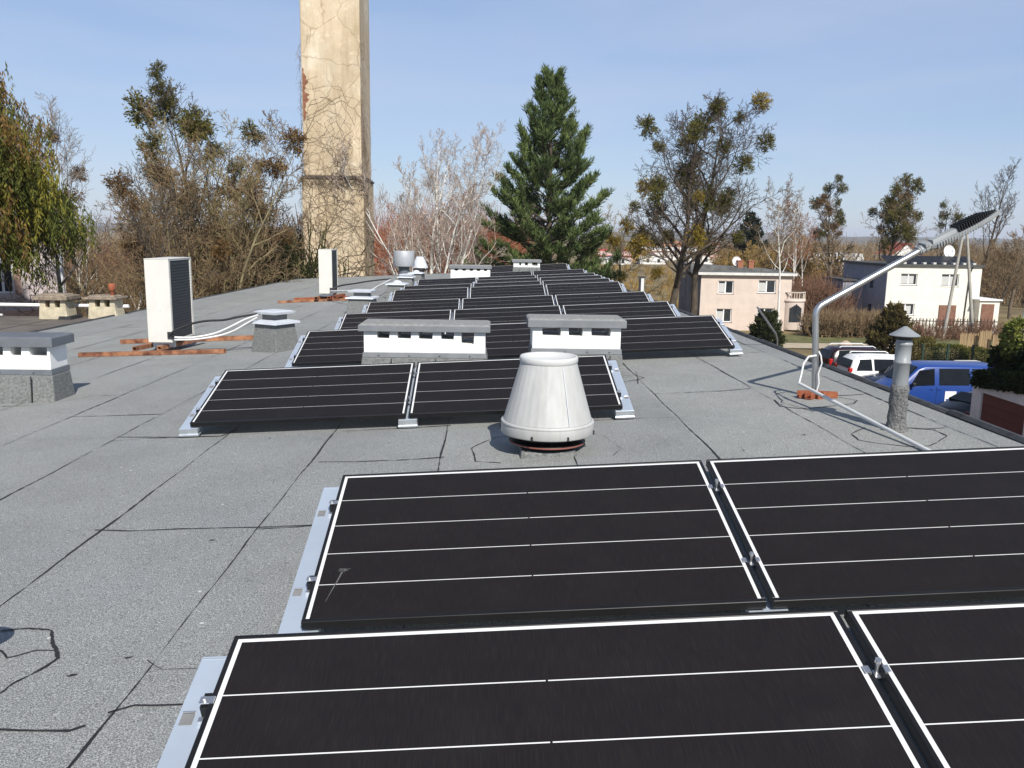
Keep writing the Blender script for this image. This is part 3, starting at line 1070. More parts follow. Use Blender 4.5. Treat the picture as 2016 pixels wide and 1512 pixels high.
mb.box(.1, LL * .47, -.04, .04, .013, .045, 0, LM @ Matrix.Identity(4), top=(.012, .012))
for k in range(24):
    xa = .12 + (LL - .16) * k / 24
    wdt = .072 if xa < LL * .6 else .072 * max(.15, 1 - ((xa - LL * .6) / (LL * .42)) ** 1.6)
    mb.box(xa, xa + .009, -wdt - .004, -wdt + .012, -.034, .014, 0, LM)
mb.build('head', lum_grey, lamp, bevel=.003)
mb = MB()
for k in range(17):
    xa = LL * .44 + (LL * .53) * k / 17
    wdt = .064 if xa < LL * .6 else .064 * max(.12, 1 - ((xa - LL * .6) / (LL * .42)) ** 1.6)
    hh = .055 * min(1, (1.04 - xa / LL) * 3.2)
    mb.box(xa, xa + .0065, -wdt, wdt, .013, .013 + hh, 0, LM, top=(0, .012))
mb.build('cooling_fin', lum_dark, lamp)
mb = MB()
mb.box(.14, LL * .9, -.045, .045, -.034, -.0225, 0, LM)
mb.build('lens', M('lens_glass', (.5, .5, .48), .2), lamp)
# foot: cross of rusty channel offcuts
ftm = MB()
for k, (aa, ln_) in enumerate(((R(-14), .19), (R(178), .15), (R(222), .13), (R(285), .09), (R(70), .14))):
    rm = Matrix.Rotation(aa, 4, 'Z')
    ftm.box(.03, ln_, -.03, .03, .0, .01, 0, rm)
    ftm.box(.03, ln_, -.032, -.024, .0105, .06, 0, rm)
    ftm.box(.03, ln_, .024, .032, .0105, .06, 0, rm)
ftm.tube([(0, 0, 0), (0, 0, .05)], .04, 12)
ftm.build('foot', rust_red, lamp, bevel=.002)

cab = MB()
P0 = Vector((lx, ly, lz))
cpts = [at(1607, 700, 7.31), at(1592, 702, 7.29), at(1582, 716, 7.27), at(1578, 735, 7.25), at(1573, 754, 7.23), at(1576, 758, 7.2)]
cab.tube(cpts, .009, 8)
cab.tube([at(1612, 692, 7.29), at(1616, 700, 7.27), at(1618, 715, 7.27), at(1611, 735, 7.28), at(1612, 755, 7.28), at(1606, 775, 7.29)], .007, 8)
tag(cab.build('power_cable', pvc_white), 'white cable looping off the lamp pole on the roof', 'cable')
cab = MB()
gp = [(3.0, 7.2, None), (3.0, 7.0, None), (2.96, 6.7, None), (2.93, 6.4, None), (2.9, 5.9, None), (2.88, 5.3, None), (2.86, 4.6, None)]
pp = [at(1573, 755, 7.2), Vector((2.89, 5.45, rz(2.89, 5.45) + .02)), Vector((2.87, 4.4, rz(2.87, 4.4) + .018))]
cab.tube(pp, .015, 10)
tag(cab.build('cable_conduit', pvc_white), 'straight white conduit running from lamp foot past the vent pipe', 'conduit')

# thin bracket rod at the right roof edge and the post beyond
mb = MB()
mb.tube([at(1530, 690, 10.9), at(1530, 668, 10.85), at(1527, 657, 10.8), at(1508, 629, 10.6), at(1491, 605, 10.45)], .012, 8)
tag(mb.build('bracket_rod', galv), 'thin slanting galvanised rod rising from right roof edge before pale house', 'rod')
post = thing('edge_post', 'short white post with a dark back at the right roof edge', 'post', (3.58, 20.3, rz(3.58, 20.3)))
mb = MB()
mb.box(0, .07, -.03, .03, 0, .46)
mb.build('post', pvc_white, post, bevel=.004)
mb = MB()
mb.box(-.045, -.002, -.03, .03, 0, .45)
mb.box(-.07, .1, -.05, .05, .461, .49)
mb.build('bracket', dark_metal, post)

# ------------------------------------------------------------------ air conditioners
def ac_unit(label, pxl, pxr, ytop, ybot, Y, depth):
    a = at(pxl, ybot, Y)
    b = at(pxr, ybot, Y)
    zt = at(pxl, ytop, Y).z
    wd, h = b.x - a.x, zt - a.z
    t = thing('air_conditioner', label, 'air conditioner', (a.x, a.y, a.z), group='outdoor air conditioning units')
    mb = MB()
    mb.box(0, wd, 0, .012, 0, h)                       # narrow end panel facing the camera
    mb.box(0, .012, .0125, depth, 0, h)
    mb.box(.0125, wd, depth - .012, depth, 0, h)
    mb.box(.0125, wd - .001, .0125, depth - .0125, h - .02, h)
    mb.box(.0125, wd - .001, .0125, depth - .0125, 0, .03)
    mb.box(wd - .02, wd, .0125, .07, .031, h - .021)
    mb.box(wd - .02, wd, depth - .06, depth - .0125, .031, h - .021)
    mb.build('casing', ac_white, t, bevel=.006)
    mb = MB()
    mb.box(wd - .05, wd - .012, .071, depth - .061, .031, h - .021)
    nfin = 26
    for k in range(nfin):
        zz = .04 + (h - .08) * k / nfin
        mb.box(wd - .0118, wd - .006, .075, depth - .064, zz, zz + .006)
    mb.build('coil', ac_coil, t)
    mb = MB()
    mb.box(wd * .4, wd * .403, -.0016, -.0002, .05, h - .05)
    mb.box(wd * .45, wd * .6, -.003, -.0003, h * .38, h * .43)
    mb.build('service_panel', M('ac_panel_grey', (.6, .6, .57), .5), t)
    mb = MB()
    mb.box(-.003, wd + .003, -.004, depth + .003, h + .001, h + .014)
    mb.build('lid', ac_white, t, bevel=.005)
    for yy in (.12, depth - .2):
        mb = MB()
        mb.box(.02, wd - .02, yy, yy + .07, -.085, -.001)
        mb.build('foot', zinc, t)
    mb = MB()
    mb.box(wd * .82, wd + .03, -.02, .045, .06, .16)
    for zz in (.075, .11, .145):
        mb.tube([(wd + .0, -.022, zz), (wd + .05, -.05, zz)], .012, 8)
    mb.build('pipe_valve', MATS['dark_metal'], t)
    return t
ac_unit('tall white air conditioner on rusty beams, the nearer one', 292.4, 339.7, 511, 674, 12.6, .95)
ac_unit('tall white air conditioner before the tower, the farther one', 628.4, 654.3, 492, 578, 23.2, .9)

def beam(label, a, b, wd, hh, lift=0., group='rusty steel beams under the air conditioners', m=rust):
    A = Vector((a[0], a[1], rz(*a) + hh / 2 + lift + .004))
    B = Vector((b[0], b[1], rz(*b) + hh / 2 + lift + .004))
    mb = MB()
    d = (B - A).normalized()
    q = d.to_track_quat('Y', 'Z').to_matrix().to_4x4()
    q.translation = A
    ln_ = (B - A).length
    tk = .008
    mb.box(-wd / 2, wd / 2, 0, ln_, -hh / 2, -hh / 2 + tk, 0, q)
    mb.box(-wd / 2, wd / 2, 0, ln_, hh / 2 - tk, hh / 2, 0, q)
    mb.box(-wd / 2, -wd / 2 + tk, .001, ln_ - .001, -hh / 2 + tk + .0005, hh / 2 - tk - .0005, 0, q)
    mb.box(wd / 2 - tk, wd / 2, .001, ln_ - .001, -hh / 2 + tk + .0005, hh / 2 - tk - .0005, 0, q)
    return tag(mb.build('steel_beam', m), label, 'beam', group)
beam('long rusty beam lying in front of the nearer air conditioner', (-6.12, 12.62), (-3.88, 12.36), .07, .06)
beam('long rusty beam lying behind the nearer air conditioner', (-6.2, 14.25), (-3.7, 14.05), .07, .07)
beam('short rusty crossbeam under the left side of nearer air conditioner', (-5.28, 12.56), (-5.02, 13.75), .07, .06, .062)
beam('short rusty crossbeam under the right side of nearer air conditioner', (-4.9, 12.52), (-4.66, 13.75), .07, .06, .062)
beam('rusty beam lying in front of the farther air conditioner', (-5.8, 23.2), (-3.6, 23.3), .09, .06)
beam('rusty beam lying behind the farther air conditioner', (-5.6, 24.3), (-3.5, 24.1), .09, .06, m=rust_red)
beam('rusty crossbeam under left side of farther air conditioner', (-4.75, 23.1), (-4.6, 24.4), .09, .07, .062)
beam('rusty crossbeam under right side of farther air conditioner', (-4.4, 23.1), (-4.2, 24.3), .09, .07, .062, m=rust_red)

# ------------------------------------------------------------------ felt-clad vent stacks
def stack(label, x, y, half, z_plate, rot, cap='square', zcap=None, flare=.05):
    z0 = rz(x, y)
    t = thing('vent_stack', label, 'vent stack', (x, y, z0), rot, group='felt clad vent stacks')
    h = z_plate - z0
    mb = MB()
    e = half + flare
    mb.box(-e, e, -e, e, -.03, h - .001, top=(flare, flare))
    mb.build('base', felt_up, t, bevel=.01)
    mb = MB()
    o = half + .06
    mb.box(-o, o, -o, o, h, h + .03, top=(.005, .005))
    mb.box(-o + .004, o - .004, -o + .004, o - .004, h + .0305, h + .055, top=(o * .45, o * .45))
    mb.build('plate', zinc_pale, t, bevel=.003)
    if cap:
        mb = MB()
        r = half * .62
        hc = zcap - z0
        mb.box(-r, r, -r, r, h + .056, hc - .05)
        mb.build('neck', M('stack_neck', (.12, .125, .13), .6), t)
        mb = MB()
        o2 = half * 1.02
        mb.box(-o2, o2, -o2, o2, hc - .049, hc - .015, top=(-.012, -.012))
        mb.box(-o2, o2, -o2, o2, hc - .0145, hc, top=(o2 * .25, o2 * .25))
        mb.build('cap', zinc_pale, t, bevel=.002)
    else:
        mb = MB()
        mb.lathe([(half * .6, h + .04), (half * .55, h + .075), (half * .35, h + .11), (0, h + .125)], n=20)
        mb.build('dome', zinc_pale, t)
    return t
stack('felt clad vent stack with a double metal plate right of nearer air conditioner', -3.18, 12.5, .20, .155, R(-30), zcap=.345)
stack('felt clad vent stack with flat plate right of farther air conditioner', -2.86, 18.9, .25, .045, R(-6), zcap=.235)
stack('low vent stack with folded plate left of the eighth panel row', -2.58, 23.4, .22, .085, R(-6), cap=None)
stack('vent stack with broad flat plate in front of cylinder ventilator', -2.72, 27.4, .2, .07, R(-6), zcap=.19)
stack('farthest felt clad vent stack with domed plate', -2.62, 29.8, .2, .09, R(-6), cap=None)

x_, y_ = -3.13, 30.6
cv = thing('cylinder_ventilator', 'grey drum shaped ventilator on a dark neck at far left of panels', 'roof ventilator', (x_, y_, rz(x_, y_)))
zt = at(790, 494, y_).z - rz(x_, y_)
zb = at(790, 524, y_).z - rz(x_, y_)
mb = MB()
mb.lathe([(.37, zb), (.376, zb + .01), (.376, zt - .01), (.37, zt), (.36, zt - .01), (.35, zb + .05), (0, zb + .06)], n=32)
mb.build('drum', M('drum_grey', (.40, .415, .435), .5, metal=.2, var=.06), cv)
mb = MB()
mb.lathe([(.2, .12), (.2, zb + .05)], n=24)
mb.build('neck', cap_dark, cv)
mb = MB()
mb.box(-.3, .3, -.3, .3, -.02, .16, top=(.04, .04))
mb.build('base', felt_up, cv, bevel=.01)
x_, y_ = -2.66, 31.8
cv = thing('cone_ventilator', 'small pale cone ventilator peeking out behind the grey drum ventilator', 'roof ventilator', (x_, y_, rz(x_, y_)))
zt = at(815, 505, y_).z - rz(x_, y_)
zb = at(815, 527, y_).z - rz(x_, y_)
mb = MB()
mb.lathe([(.30, zb), (.30, zb + .03), (.13, zt), (.12, zt), (0, zt - .02)], n=28)
mb.build('cone', zinc_pale, cv)
mb = MB()
mb.lathe([(.17, .1), (.17, zb + .02)], n=20)
mb.lathe([(.17, zb - .1), (.24, zb - .1), (.24, zb - .05), (.17, zb - .05)], n=24)
mb.build('collar', dark_metal, cv)
mb = MB()
mb.box(-.28, .28, -.28, .28, -.02, .14, top=(.04, .04))
mb.build('base', felt_up, cv, bevel=.01)

def cable(label, pts, r, m):
    mb = MB()
    P = [Vector(p) for p in pts]
    dense = []
    for i in range(len(P) - 1):
        p0, p1, p2, p3 = P[max(i - 1, 0)], P[i], P[i + 1], P[min(i + 2, len(P) - 1)]
        for k in range(6):
            s = k / 6
            dense.append(.5 * ((2 * p1) + (p2 - p0) * s + (2 * p0 - 5 * p1 + 4 * p2 - p3) * s * s + (3 * p1 - p0 - 3 * p2 + p3) * s ** 3))
    dense.append(P[-1])
    mb.tube(dense, r, 6)
    return tag(mb.build('cable', m), label, 'cable')
blk = M('black_cable', (.03, .03, .032), .6)
wht = M('white_pipe_lagging', (.72, .72, .7), .6)
cable('black cable arching from nearer air conditioner to the double plated stack', [at(333, 661, 12.58), at(345, 650, 12.55), at(375, 638, 12.55), at(405, 632, 12.5), at(440, 630, 12.45), at(470, 624, 12.4), at(512, 617, 12.4)], .016, blk)
cable('upper white lagged pipe from nearer air conditioner to its stack', [at(344, 664, 12.55), at(380, 664, 12.5), at(420, 657, 12.45), at(450, 645, 12.4), at(480, 630, 12.4), at(508, 620, 12.35)], .014, wht)
cable('lower white lagged pipe from nearer air conditioner to its stack', [at(344, 669, 12.53), at(385, 668, 12.48), at(430, 661, 12.42), at(460, 651, 12.38), at(485, 637, 12.36), at(506, 625, 12.33)], .014, wht)
cable('black cable from farther air conditioner to the distant stack plate', [at(650, 572, 23.1), at(668, 563, 23.2), at(700, 558, 24), at(730, 553, 25.5), at(768, 549, 27.2)], .022, blk)
cable('white lagged pipe from farther air conditioner to the distant stacks', [at(651, 573, 23.1), at(680, 573, 21.5), at(705, 573, 21), at(728, 572, 21.5), at(745, 563, 23.5), at(768, 551, 26.5)], .022, wht)

# ------------------------------------------------------------------ trees
def norm(v):
    return v / (np.linalg.norm(v) + 1e-9)

def bare_tree(name, label, base, height, spread=.45, seed=1, r0=None, m_trunk=None, m_twig=None, levels=4, nb=(9, 7, 6, 5), ang=(50, 45, 45, 45),
              ratio=(.5, .5, .5, .5), up_bias=(.1, .25, .2, .1), wob=(.06, .12, .15, .17), t0=.3, lean=(0, 0), twig_r=.012, stems=1, cat='tree', group=None,
              mistle=None, weep=0., mist_mats=None, shape=1.0, stem_fan=.35):
    rr = np.random.default_rng(seed)
    r0 = r0 or height * .016
    t = thing(name, label, cat, base, 0, group)
    thick, thin = [], []
    nodes = []
    def grow(p, d, length, r, lv):
        n = (9, 7, 5, 4, 3)[min(lv, 4)]
        pts = [p]
        rad = [r]
        seg = length / (n - 1)
        q, dd = p.copy(), d.copy()
        tipr = max(twig_r * .6, r * (.06 if lv == 0 else .2))
        for k in range(1, n):
            dd = norm(dd + rr.normal(0, wob[min(lv, 3)], 3) + np.array([0, 0, up_bias[min(lv, 3)] * .35 - weep * (lv >= 2) * .35]))
            q = q + dd * seg
            pts.append(q)
            rad.append(r + (tipr - r) * (k / (n - 1)))
        (thick if lv <= 1 else thin).append((np.array(pts), np.array(rad)))
        if lv >= 1:
            nodes.append((pts[-1], lv))
            nodes.append((pts[len(pts) // 2], lv))
        if lv + 1 >= levels + 1 or lv >= levels:
            return
        cnt = nb[min(lv, len(nb) - 1)]
        az = rr.uniform(0, 6.28)
        for c in range(cnt):
            tt = (t0 if lv == 0 else .18) + (1 - (t0 if lv == 0 else .18)) * (c + rr.uniform(.2, 1.0)) / cnt
            tt = min(tt, .98)
            f = tt * (n - 1)
            i = min(int(f), n - 2)
            pp = pts[i] + (pts[i + 1] - pts[i]) * (f - i)
            dl = norm(pts[i + 1] - pts[i])
            az += 2.4 + rr.normal(0, .5)
            ref = np.array([0, 0, 1.]) if abs(dl[2]) < .9 else np.array([1., 0, 0])
            u = norm(np.cross(dl, ref))
            w_ = np.cross(dl, u)
            a = math.radians(ang[min(lv, len(ang) - 1)] * rr.uniform(.65, 1.25))
            nd = dl * math.cos(a) + (u * math.cos(az) + w_ * math.sin(az)) * math.sin(a)
            rl = rad[i] * rr.uniform(.4, .62)
            if lv == 0:
                prof = (1 - .62 * max(0, (tt - t0) / (1 - t0)) ** shape)
                ll = spread * height * rr.uniform(.75, 1.2) * prof
            else:
                ll = length * ratio[min(lv, len(ratio) - 1)] * rr.uniform(.6, 1.25) * (1 - .35 * tt)
            grow(pp, nd, ll, max(rl, twig_r * (.9 if lv >= 2 else 1.2)), lv + 1)
    for s in range(stems):
        if stems == 1:
            d0 = norm(np.array([lean[0], lean[1], 1.]))
            grow(np.zeros(3), d0, height * .86, r0, 0)
        else:
            a = s * 2.4 + rr.uniform(0, .6)
            f = stem_fan * rr.uniform(.2, 1)
            d0 = norm(np.array([math.cos(a) * f, math.sin(a) * f, 1.]))
            grow(np.array([math.cos(a), math.sin(a), 0]) * .15 * height * .1, d0, height * rr.uniform(.7, 1.0), r0 * rr.uniform(.5, .9), 0)
    V, Fc = tubes_np(thick, 6)
    np_mesh('trunk', V, Fc, m_trunk, t, smooth=True)
    V, Fc = tubes_np(thin, 3)
    np_mesh('crown', V, Fc, m_twig, t)
    if mistle:
        cnt, sz, zlo = mistle
        zs = [n_ for n_ in nodes if n_[0][2] > zlo * height and n_[1] <= 2]
        rr.shuffle(zs)
        zs = zs[:260]
        pick = [zs[0]]
        while len(pick) < min(cnt, len(zs)):       # spread, with the odd cluster
            cand = [zs[int(j)] for j in rr.integers(0, len(zs), 7)]
            pick.append(max(cand, key=lambda c_: min(np.linalg.norm(c_[0] - p_[0]) for p_ in pick)))
        zs = pick
        for k in range(min(cnt, len(zs))):
            s = sz * rr.uniform(.55, 1.25)
            mesh = MIST[rr.integers(0, len(MIST))]
            o = bpy.data.objects.new('mistletoe', mesh if not mist_mats else MISTM[mist_mats[int(rr.integers(0, len(mist_mats)))]][rr.integers(0, 2)])
            COL.objects.link(o)
            o.parent = t
            o.location = zs[k][0]
            o.scale = (s, s, s * rr.uniform(.8, 1.05))
            o.rotation_euler = (rr.uniform(0, 6), rr.uniform(0, 6), rr.uniform(0, 6))
    return t

def blade_cloud(C, D, ln, wd, rr, flat=.4):
    """narrow leaf quads at centres C with directions D"""
    n = len(C)
    U = np.cross(D, rr.normal(0, 1, (n, 3)))
    U /= np.linalg.norm(U, axis=1, keepdims=True) + 1e-9
    ln = np.broadcast_to(np.asarray(ln, float), (n,))[:, None]
    wd = np.broadcast_to(np.asarray(wd, float), (n,))[:, None]
    a = C - U * wd * .25
    b = C + D * ln * .5 - U * wd * .5
    c = C + D * ln
    d = C + D * ln * .5 + U * wd * .5
    V = np.stack([a, b, c, d], 1).reshape(-1, 3)
    Fc = np.arange(4 * n).reshape(n, 4)
    return V, Fc

def mist_mesh(seed, m):
    rr = np.random.default_rng(seed)
    lines = []
    tips, dirs = [], []
    for k in range(70):
        d = norm(rr.normal(0, 1, 3))
        p = np.zeros(3)
        pts = [p]
        for s in range(4):
            d = norm(d + rr.normal(0, .28, 3))
            p = p + d * .26 * rr.uniform(.6, 1.1)
            pts.append(p)
            if s >= 1:
                for _ in range(5):
                    tips.append(p + rr.normal(0, .07, 3))
                    dirs.append(norm(d + rr.normal(0, .6, 3)))
        lines.append((np.array(pts), np.linspace(.02, .008, 5)))
    V1, F1 = tubes_np(lines, 3)
    V2, F2 = blade_cloud(np.array(tips), np.array(dirs), .22, .075, rr)
    V = np.concatenate([V1, V2])
    Fc = np.concatenate([F1, F2 + len(V1)])
    o = np_mesh('mistletoe', V, Fc, m)
    me = o.data
    bpy.data.objects.remove(o)
    return me
ol = leafM('mistletoe_olive', (.075, .075, .018), (.16, .14, .035))
yl = leafM('mistletoe_yellow', (.2, .15, .02), (.34, .24, .04))
br = leafM('mistletoe_brown', (.11, .065, .025), (.19, .11, .04))
MISTM = {'o': [mist_mesh(1, ol), mist_mesh(2, ol)], 'y': [mist_mesh(3, yl), mist_mesh(4, yl)], 'b': [mist_mesh(5, br), mist_mesh(6, br)]}
MIST = MISTM['o']

bark_dark = M('dark_bark', (.075, .058, .042), .95, var=.35, vs=3, bump=.5, bs=20)
bark_mid = M('brown_bark', (.13, .10, .068), .95, var=.3, vs=3)
bark_olive = M('lichen_bark', (.24, .20, .11), .95, var=.3, vs=2)
bark_grey = M('grey_bark', (.19, .17, .145), .95, var=.3, vs=3)
birch_bark = M('birch_bark', (.70, .68, .62), .8, var=.18, vs=5, stretch=(1, 1, .35))
twig_dark = M('dark_twigs', (.09, .07, .05), .95, var=.25, vs=1, island=.3)
twig_brown = M('brown_twigs', (.20, .138, .075), .95, var=.25, vs=1, island=.3)
twig_olive = M('olive_twigs', (.25, .20, .095), .95, var=.25, vs=1, island=.3)
twig_grey = M('grey_twigs', (.25, .225, .2), .95, var=.2, vs=1, island=.3)
twig_red = M('reddish_twigs', (.30, .115, .06), .95, var=.25, vs=1, island=.35)
twig_pale = M('pale_birch_twigs', (.40, .32, .265), .9, var=.2, vs=1, island=.3)
twig_yel = M('yellow_willow_twigs', (.29, .19, .06), .95, var=.25, vs=.6, island=.35)

def hz(px):
    return 461 + (px - 1008) * .0155
def gz(x, y):
    return float(terrain_z(x, y))
def place(px, Y, ytop):
    """foot on the terrain under a photo column, and height up to a photo row"""
    p = at(px, 600, Y)
    z = gz(p.x, Y)
    zt = CAM_Z + (hz(px) - ytop) * Y / F_PX
    return (p.x, Y, z - .05), zt - z

# big bare trees on the left
b, h = place(122, 32, 165)
bare_tree('bare_tree', 'tall thin grey bare tree between the weeping conifer and the mistletoe tree', b, h, .3, 11, m_trunk=bark_grey, m_twig=twig_grey, t0=.42, up_bias=(.1, .7, .5, .3), nb=(11, 7, 6, 4), lean=(-.02, 0), mistle=(3, .5, .5), mist_mats='b', twig_r=.008, r0=.13)
b, h = place(165, 29, 285)
bare_tree('bare_tree', 'dark crooked bare tree leaning right beside the pink house', b, h, .38, 21, m_trunk=bark_dark, m_twig=twig_dark, t0=.5, up_bias=(.25, .5, .5, .3), lean=(.22, 0), nb=(9, 7, 6, 4), wob=(.16, .2, .25, .25), twig_r=.008, r0=.14)
b, h = place(395, 42, 152)
bare_tree('mistletoe_tree', 'big bare tree with dark green mistletoe clumps left of the tower', b, h, .34, 31, m_trunk=bark_dark, m_twig=twig_dark, t0=.35, up_bias=(.1, .35, .4, .2), nb=(13, 8, 6, 5), mistle=(13, .78, .66), mist_mats='ooo', twig_r=.011, r0=.24, shape=1.6)
b, h = place(405, 39, 238)
bare_tree('multi_stem_tree', 'broad brown bushy many stemmed tree below the left mistletoe tree', b, h, .36, 41, m_trunk=bark_olive, m_twig=twig_brown, t0=.14, stems=9, stem_fan=.75, up_bias=(.2, .3, .3, .1), nb=(9, 8, 6, 4), twig_r=.012, wob=(.07, .14, .18, .2), r0=.13, mistle=(9, .6, .5), mist_mats='b')
b, h = place(452, 41, 262)
bare_tree('multi_stem_tree', 'olive brown many stemmed tree standing nearest the tower', b, h, .34, 43, m_trunk=bark_olive, m_twig=twig_olive, t0=.14, stems=7, stem_fan=.6, up_bias=(.2, .4, .3, .1), nb=(9, 7, 6, 4), twig_r=.012, wob=(.07, .14, .18, .2), r0=.13)
b, h = place(560, 47, 315)
bare_tree('mistletoe_tree', 'bare tree with brownish mistletoe touching the left side of tower', b, h, .33, 47, m_trunk=bark_dark, m_twig=twig_brown, t0=.35, nb=(10, 7, 6, 5), mistle=(10, .7, .5), mist_mats='bbo', twig_r=.011, r0=.2)
b, h = place(312, 40, 330)
bare_tree('multi_stem_tree', 'low tangled bare tree behind the nearer air conditioner', b, h, .42, 49, m_trunk=bark_olive, m_twig=twig_brown, t0=.15, stems=7, stem_fan=.6, nb=(8, 7, 6, 5), twig_r=.013, r0=.1)
# birches at left
for k, (px, yt, Y, lab) in enumerate(((166, 400, 44, 'slender white birch, leftmost by the pink house'), (184, 380, 46, 'slender white birch, second from the pink house'),
                                      (204, 440, 43, 'short slender birch between the left bare trees'), (254, 395, 45, 'slender white birch left of the nearer air conditioner'))):
    b, h = place(px, Y, yt)
    bare_tree('birch_tree', lab, b, h, .2, 60 + k, m_trunk=birch_bark, m_twig=twig_brown, t0=.35, nb=(14, 6, 5), levels=3, up_bias=(.05, .5, .3, 0), r0=.095, twig_r=.010, group='birches on the left')
# birches right of the tower
b, h = place(862, 46, 268)
bare_tree('birch_tree', 'large white birch with crooked low limbs right of the tower', b, h, .30, 71, m_trunk=birch_bark, m_twig=twig_pale, t0=.28, stems=5, stem_fan=.36, nb=(13, 8, 6, 4), up_bias=(.1, .7, .5, .3), r0=.17, twig_r=.009, wob=(.1, .2, .25, .25), group='birches right of the tower')
for k, (px, yt, Y, lab) in enumerate(((806, 288, 50, 'pale fine twigged birch closest to the right of tower'), (772, 335, 54, 'small pale birch partly hidden by the tower edge'),
                                      (905, 305, 52, 'pale birch between the large white birch and the pine'), (948, 350, 56, 'small pale birch touching the left side of pine'))):
    b, h = place(px, Y, yt)
    bare_tree('birch_tree', lab, b, h, .25, 80 + k, m_trunk=birch_bark, m_twig=twig_pale, t0=.25, nb=(15, 8, 6, 4), up_bias=(.05, .8, .5, .3), r0=.11, twig_r=.009, group='birches right of the tower')
for k, (px, yt, Y, lab) in enumerate(((880, 375, 62, 'reddish twigged tree behind the large white birch'), (960, 385, 64, 'reddish twigged tree behind the left of pine'), (815, 410, 60, 'rust brown thicket tree beside tower foot'), (925, 400, 66, 'red brown thicket tree right behind the large white birch'))):
    b, h = place(px, Y, yt)
    bare_tree('bare_tree', lab, b, h, .35, 90 + k, m_trunk=bark_mid, m_twig=twig_red, t0=.12, stems=4, stem_fan=.4, nb=(9, 7, 6, 4), up_bias=(.1, .6, .4, .2), r0=.09, twig_r=.014)

# mistletoe tree at centre right: two tall trunks
b, h = place(1318, 46, 178)
bare_tree('mistletoe_tree', 'tall bare twin trunked tree full of yellow green mistletoe, left trunk', b, h, .31, 104, m_trunk=bark_dark, m_twig=twig_dark, t0=.32, nb=(18, 9, 7, 5), up_bias=(.1, .15, .3, .1), mistle=(18, .66, .40), mist_mats='ooooy', twig_r=.012, r0=.27, wob=(.07, .17, .18, .2), shape=1.2)
b, h = place(1350, 47.5, 162)
bare_tree('mistletoe_tree', 'tall bare twin trunked tree full of yellow green mistletoe, right trunk', b, h, .31, 108, m_trunk=bark_dark, m_twig=twig_dark, t0=.34, nb=(18, 9, 7, 5), up_bias=(.1, .2, .35, .1), mistle=(17, .7, .42), mist_mats='ooooy', twig_r=.012, r0=.27, lean=(.03, 0), wob=(.07, .17, .18, .2), shape=1.2)
b, h = place(1225, 58, 395)
bare_tree('mistletoe_tree', 'low bare tree with olive mistletoe at right foot of the pine', b, h, .42, 112, m_trunk=bark_mid, m_twig=twig_olive, t0=.2, nb=(9, 7, 6, 4), mistle=(7, .7, .4), mist_mats='oy', r0=.14, twig_r=.014)

# trees behind the houses on the right
b, h = place(1537, 56, 335)
bare_tree('birch_tree', 'white stemmed birch in front of the pale pink house', b, h, .26, 121, m_trunk=birch_bark, m_twig=twig_brown, t0=.45, nb=(13, 7, 6, 4), up_bias=(.05, .5, .4, .1), r0=.10, twig_r=.011, group='birches by the houses')
for k, (px, yt, Y, ln_, lab) in enumerate(((1562, 345, 79, .02, 'upright slender birch right of the pale pink house'), (1595, 400, 81, .07, 'slender birch leaning right between the two houses'),
                                           (1515, 370, 82, -.02, 'slender birch rising behind the pale pink house'), (1580, 375, 80, .05, 'slender reddish birch left of the grey house wall'))):
    b, h = place(px - ln_ * 250, Y, yt)
    bare_tree('birch_tree', lab, b, h, .24, 130 + k, m_trunk=birch_bark, m_twig=twig_red if k in (1, 3) else twig_brown, t0=.4, nb=(12, 7, 5, 4), lean=(ln_, 0), up_bias=(.05, .5, .4, .1), r0=.06, twig_r=.012, group='birches by the houses')
b, h = place(1640, 92, 338)
bare_tree('mistletoe_tree', 'narrow tree loaded with mistletoe, left of the right hand pair', b, h, .26, 141, m_trunk=bark_mid, m_twig=twig_brown, t0=.25, nb=(16, 8, 6, 5), up_bias=(.05, .6, .4, .1), r0=.25, twig_r=.022, mistle=(14, .72, .5), mist_mats='oob')
b, h = place(1722, 92, 330)
bare_tree('mistletoe_tree', 'wider tree loaded with mistletoe, right of the right hand pair', b, h, .33, 149, m_trunk=bark_dark, m_twig=twig_brown, t0=.3, nb=(16, 8, 6, 5), up_bias=(.05, .5, .4, .1), r0=.28, twig_r=.022, mistle=(20, .85, .42), mist_mats='oo')
b, h = place(1843, 96, 372)
bare_tree('bare_tree', 'thin bare tree with a few mistletoe balls behind the white house', b, h, .26, 151, m_trunk=bark_mid, m_twig=twig_grey, t0=.35, nb=(12, 7, 5, 4), up_bias=(.05, .6, .4, .1), r0=.2, twig_r=.018, mistle=(6, .7, .5), mist_mats='o')
b, h = place(1915, 92, 312)
bare_tree('bare_tree', 'tall upright bare tree behind the lamp head', b, h, .3, 157, m_trunk=bark_dark, m_twig=twig_dark, t0=.4, nb=(14, 7, 5, 4), up_bias=(.1, .9, .6, .3), r0=.25, twig_r=.018)
b, h = place(1990, 88, 400)
bare_tree('bare_tree', 'bare grey tree at the right picture edge', b, h, .36, 163, m_trunk=bark_mid, m_twig=twig_grey, t0=.3, nb=(11, 7, 6, 4), r0=.2, twig_r=.018, mistle=(4, .7, .5), mist_mats='ob')
b, h = place(1955, 84, 452)
bare_tree('bare_tree', 'dense brown bare tree right of the white house', b, h, .42, 167, m_trunk=bark_mid, m_twig=twig_brown, t0=.15, stems=4, stem_fan=.5, nb=(10, 8, 6, 4), r0=.14, twig_r=.018)
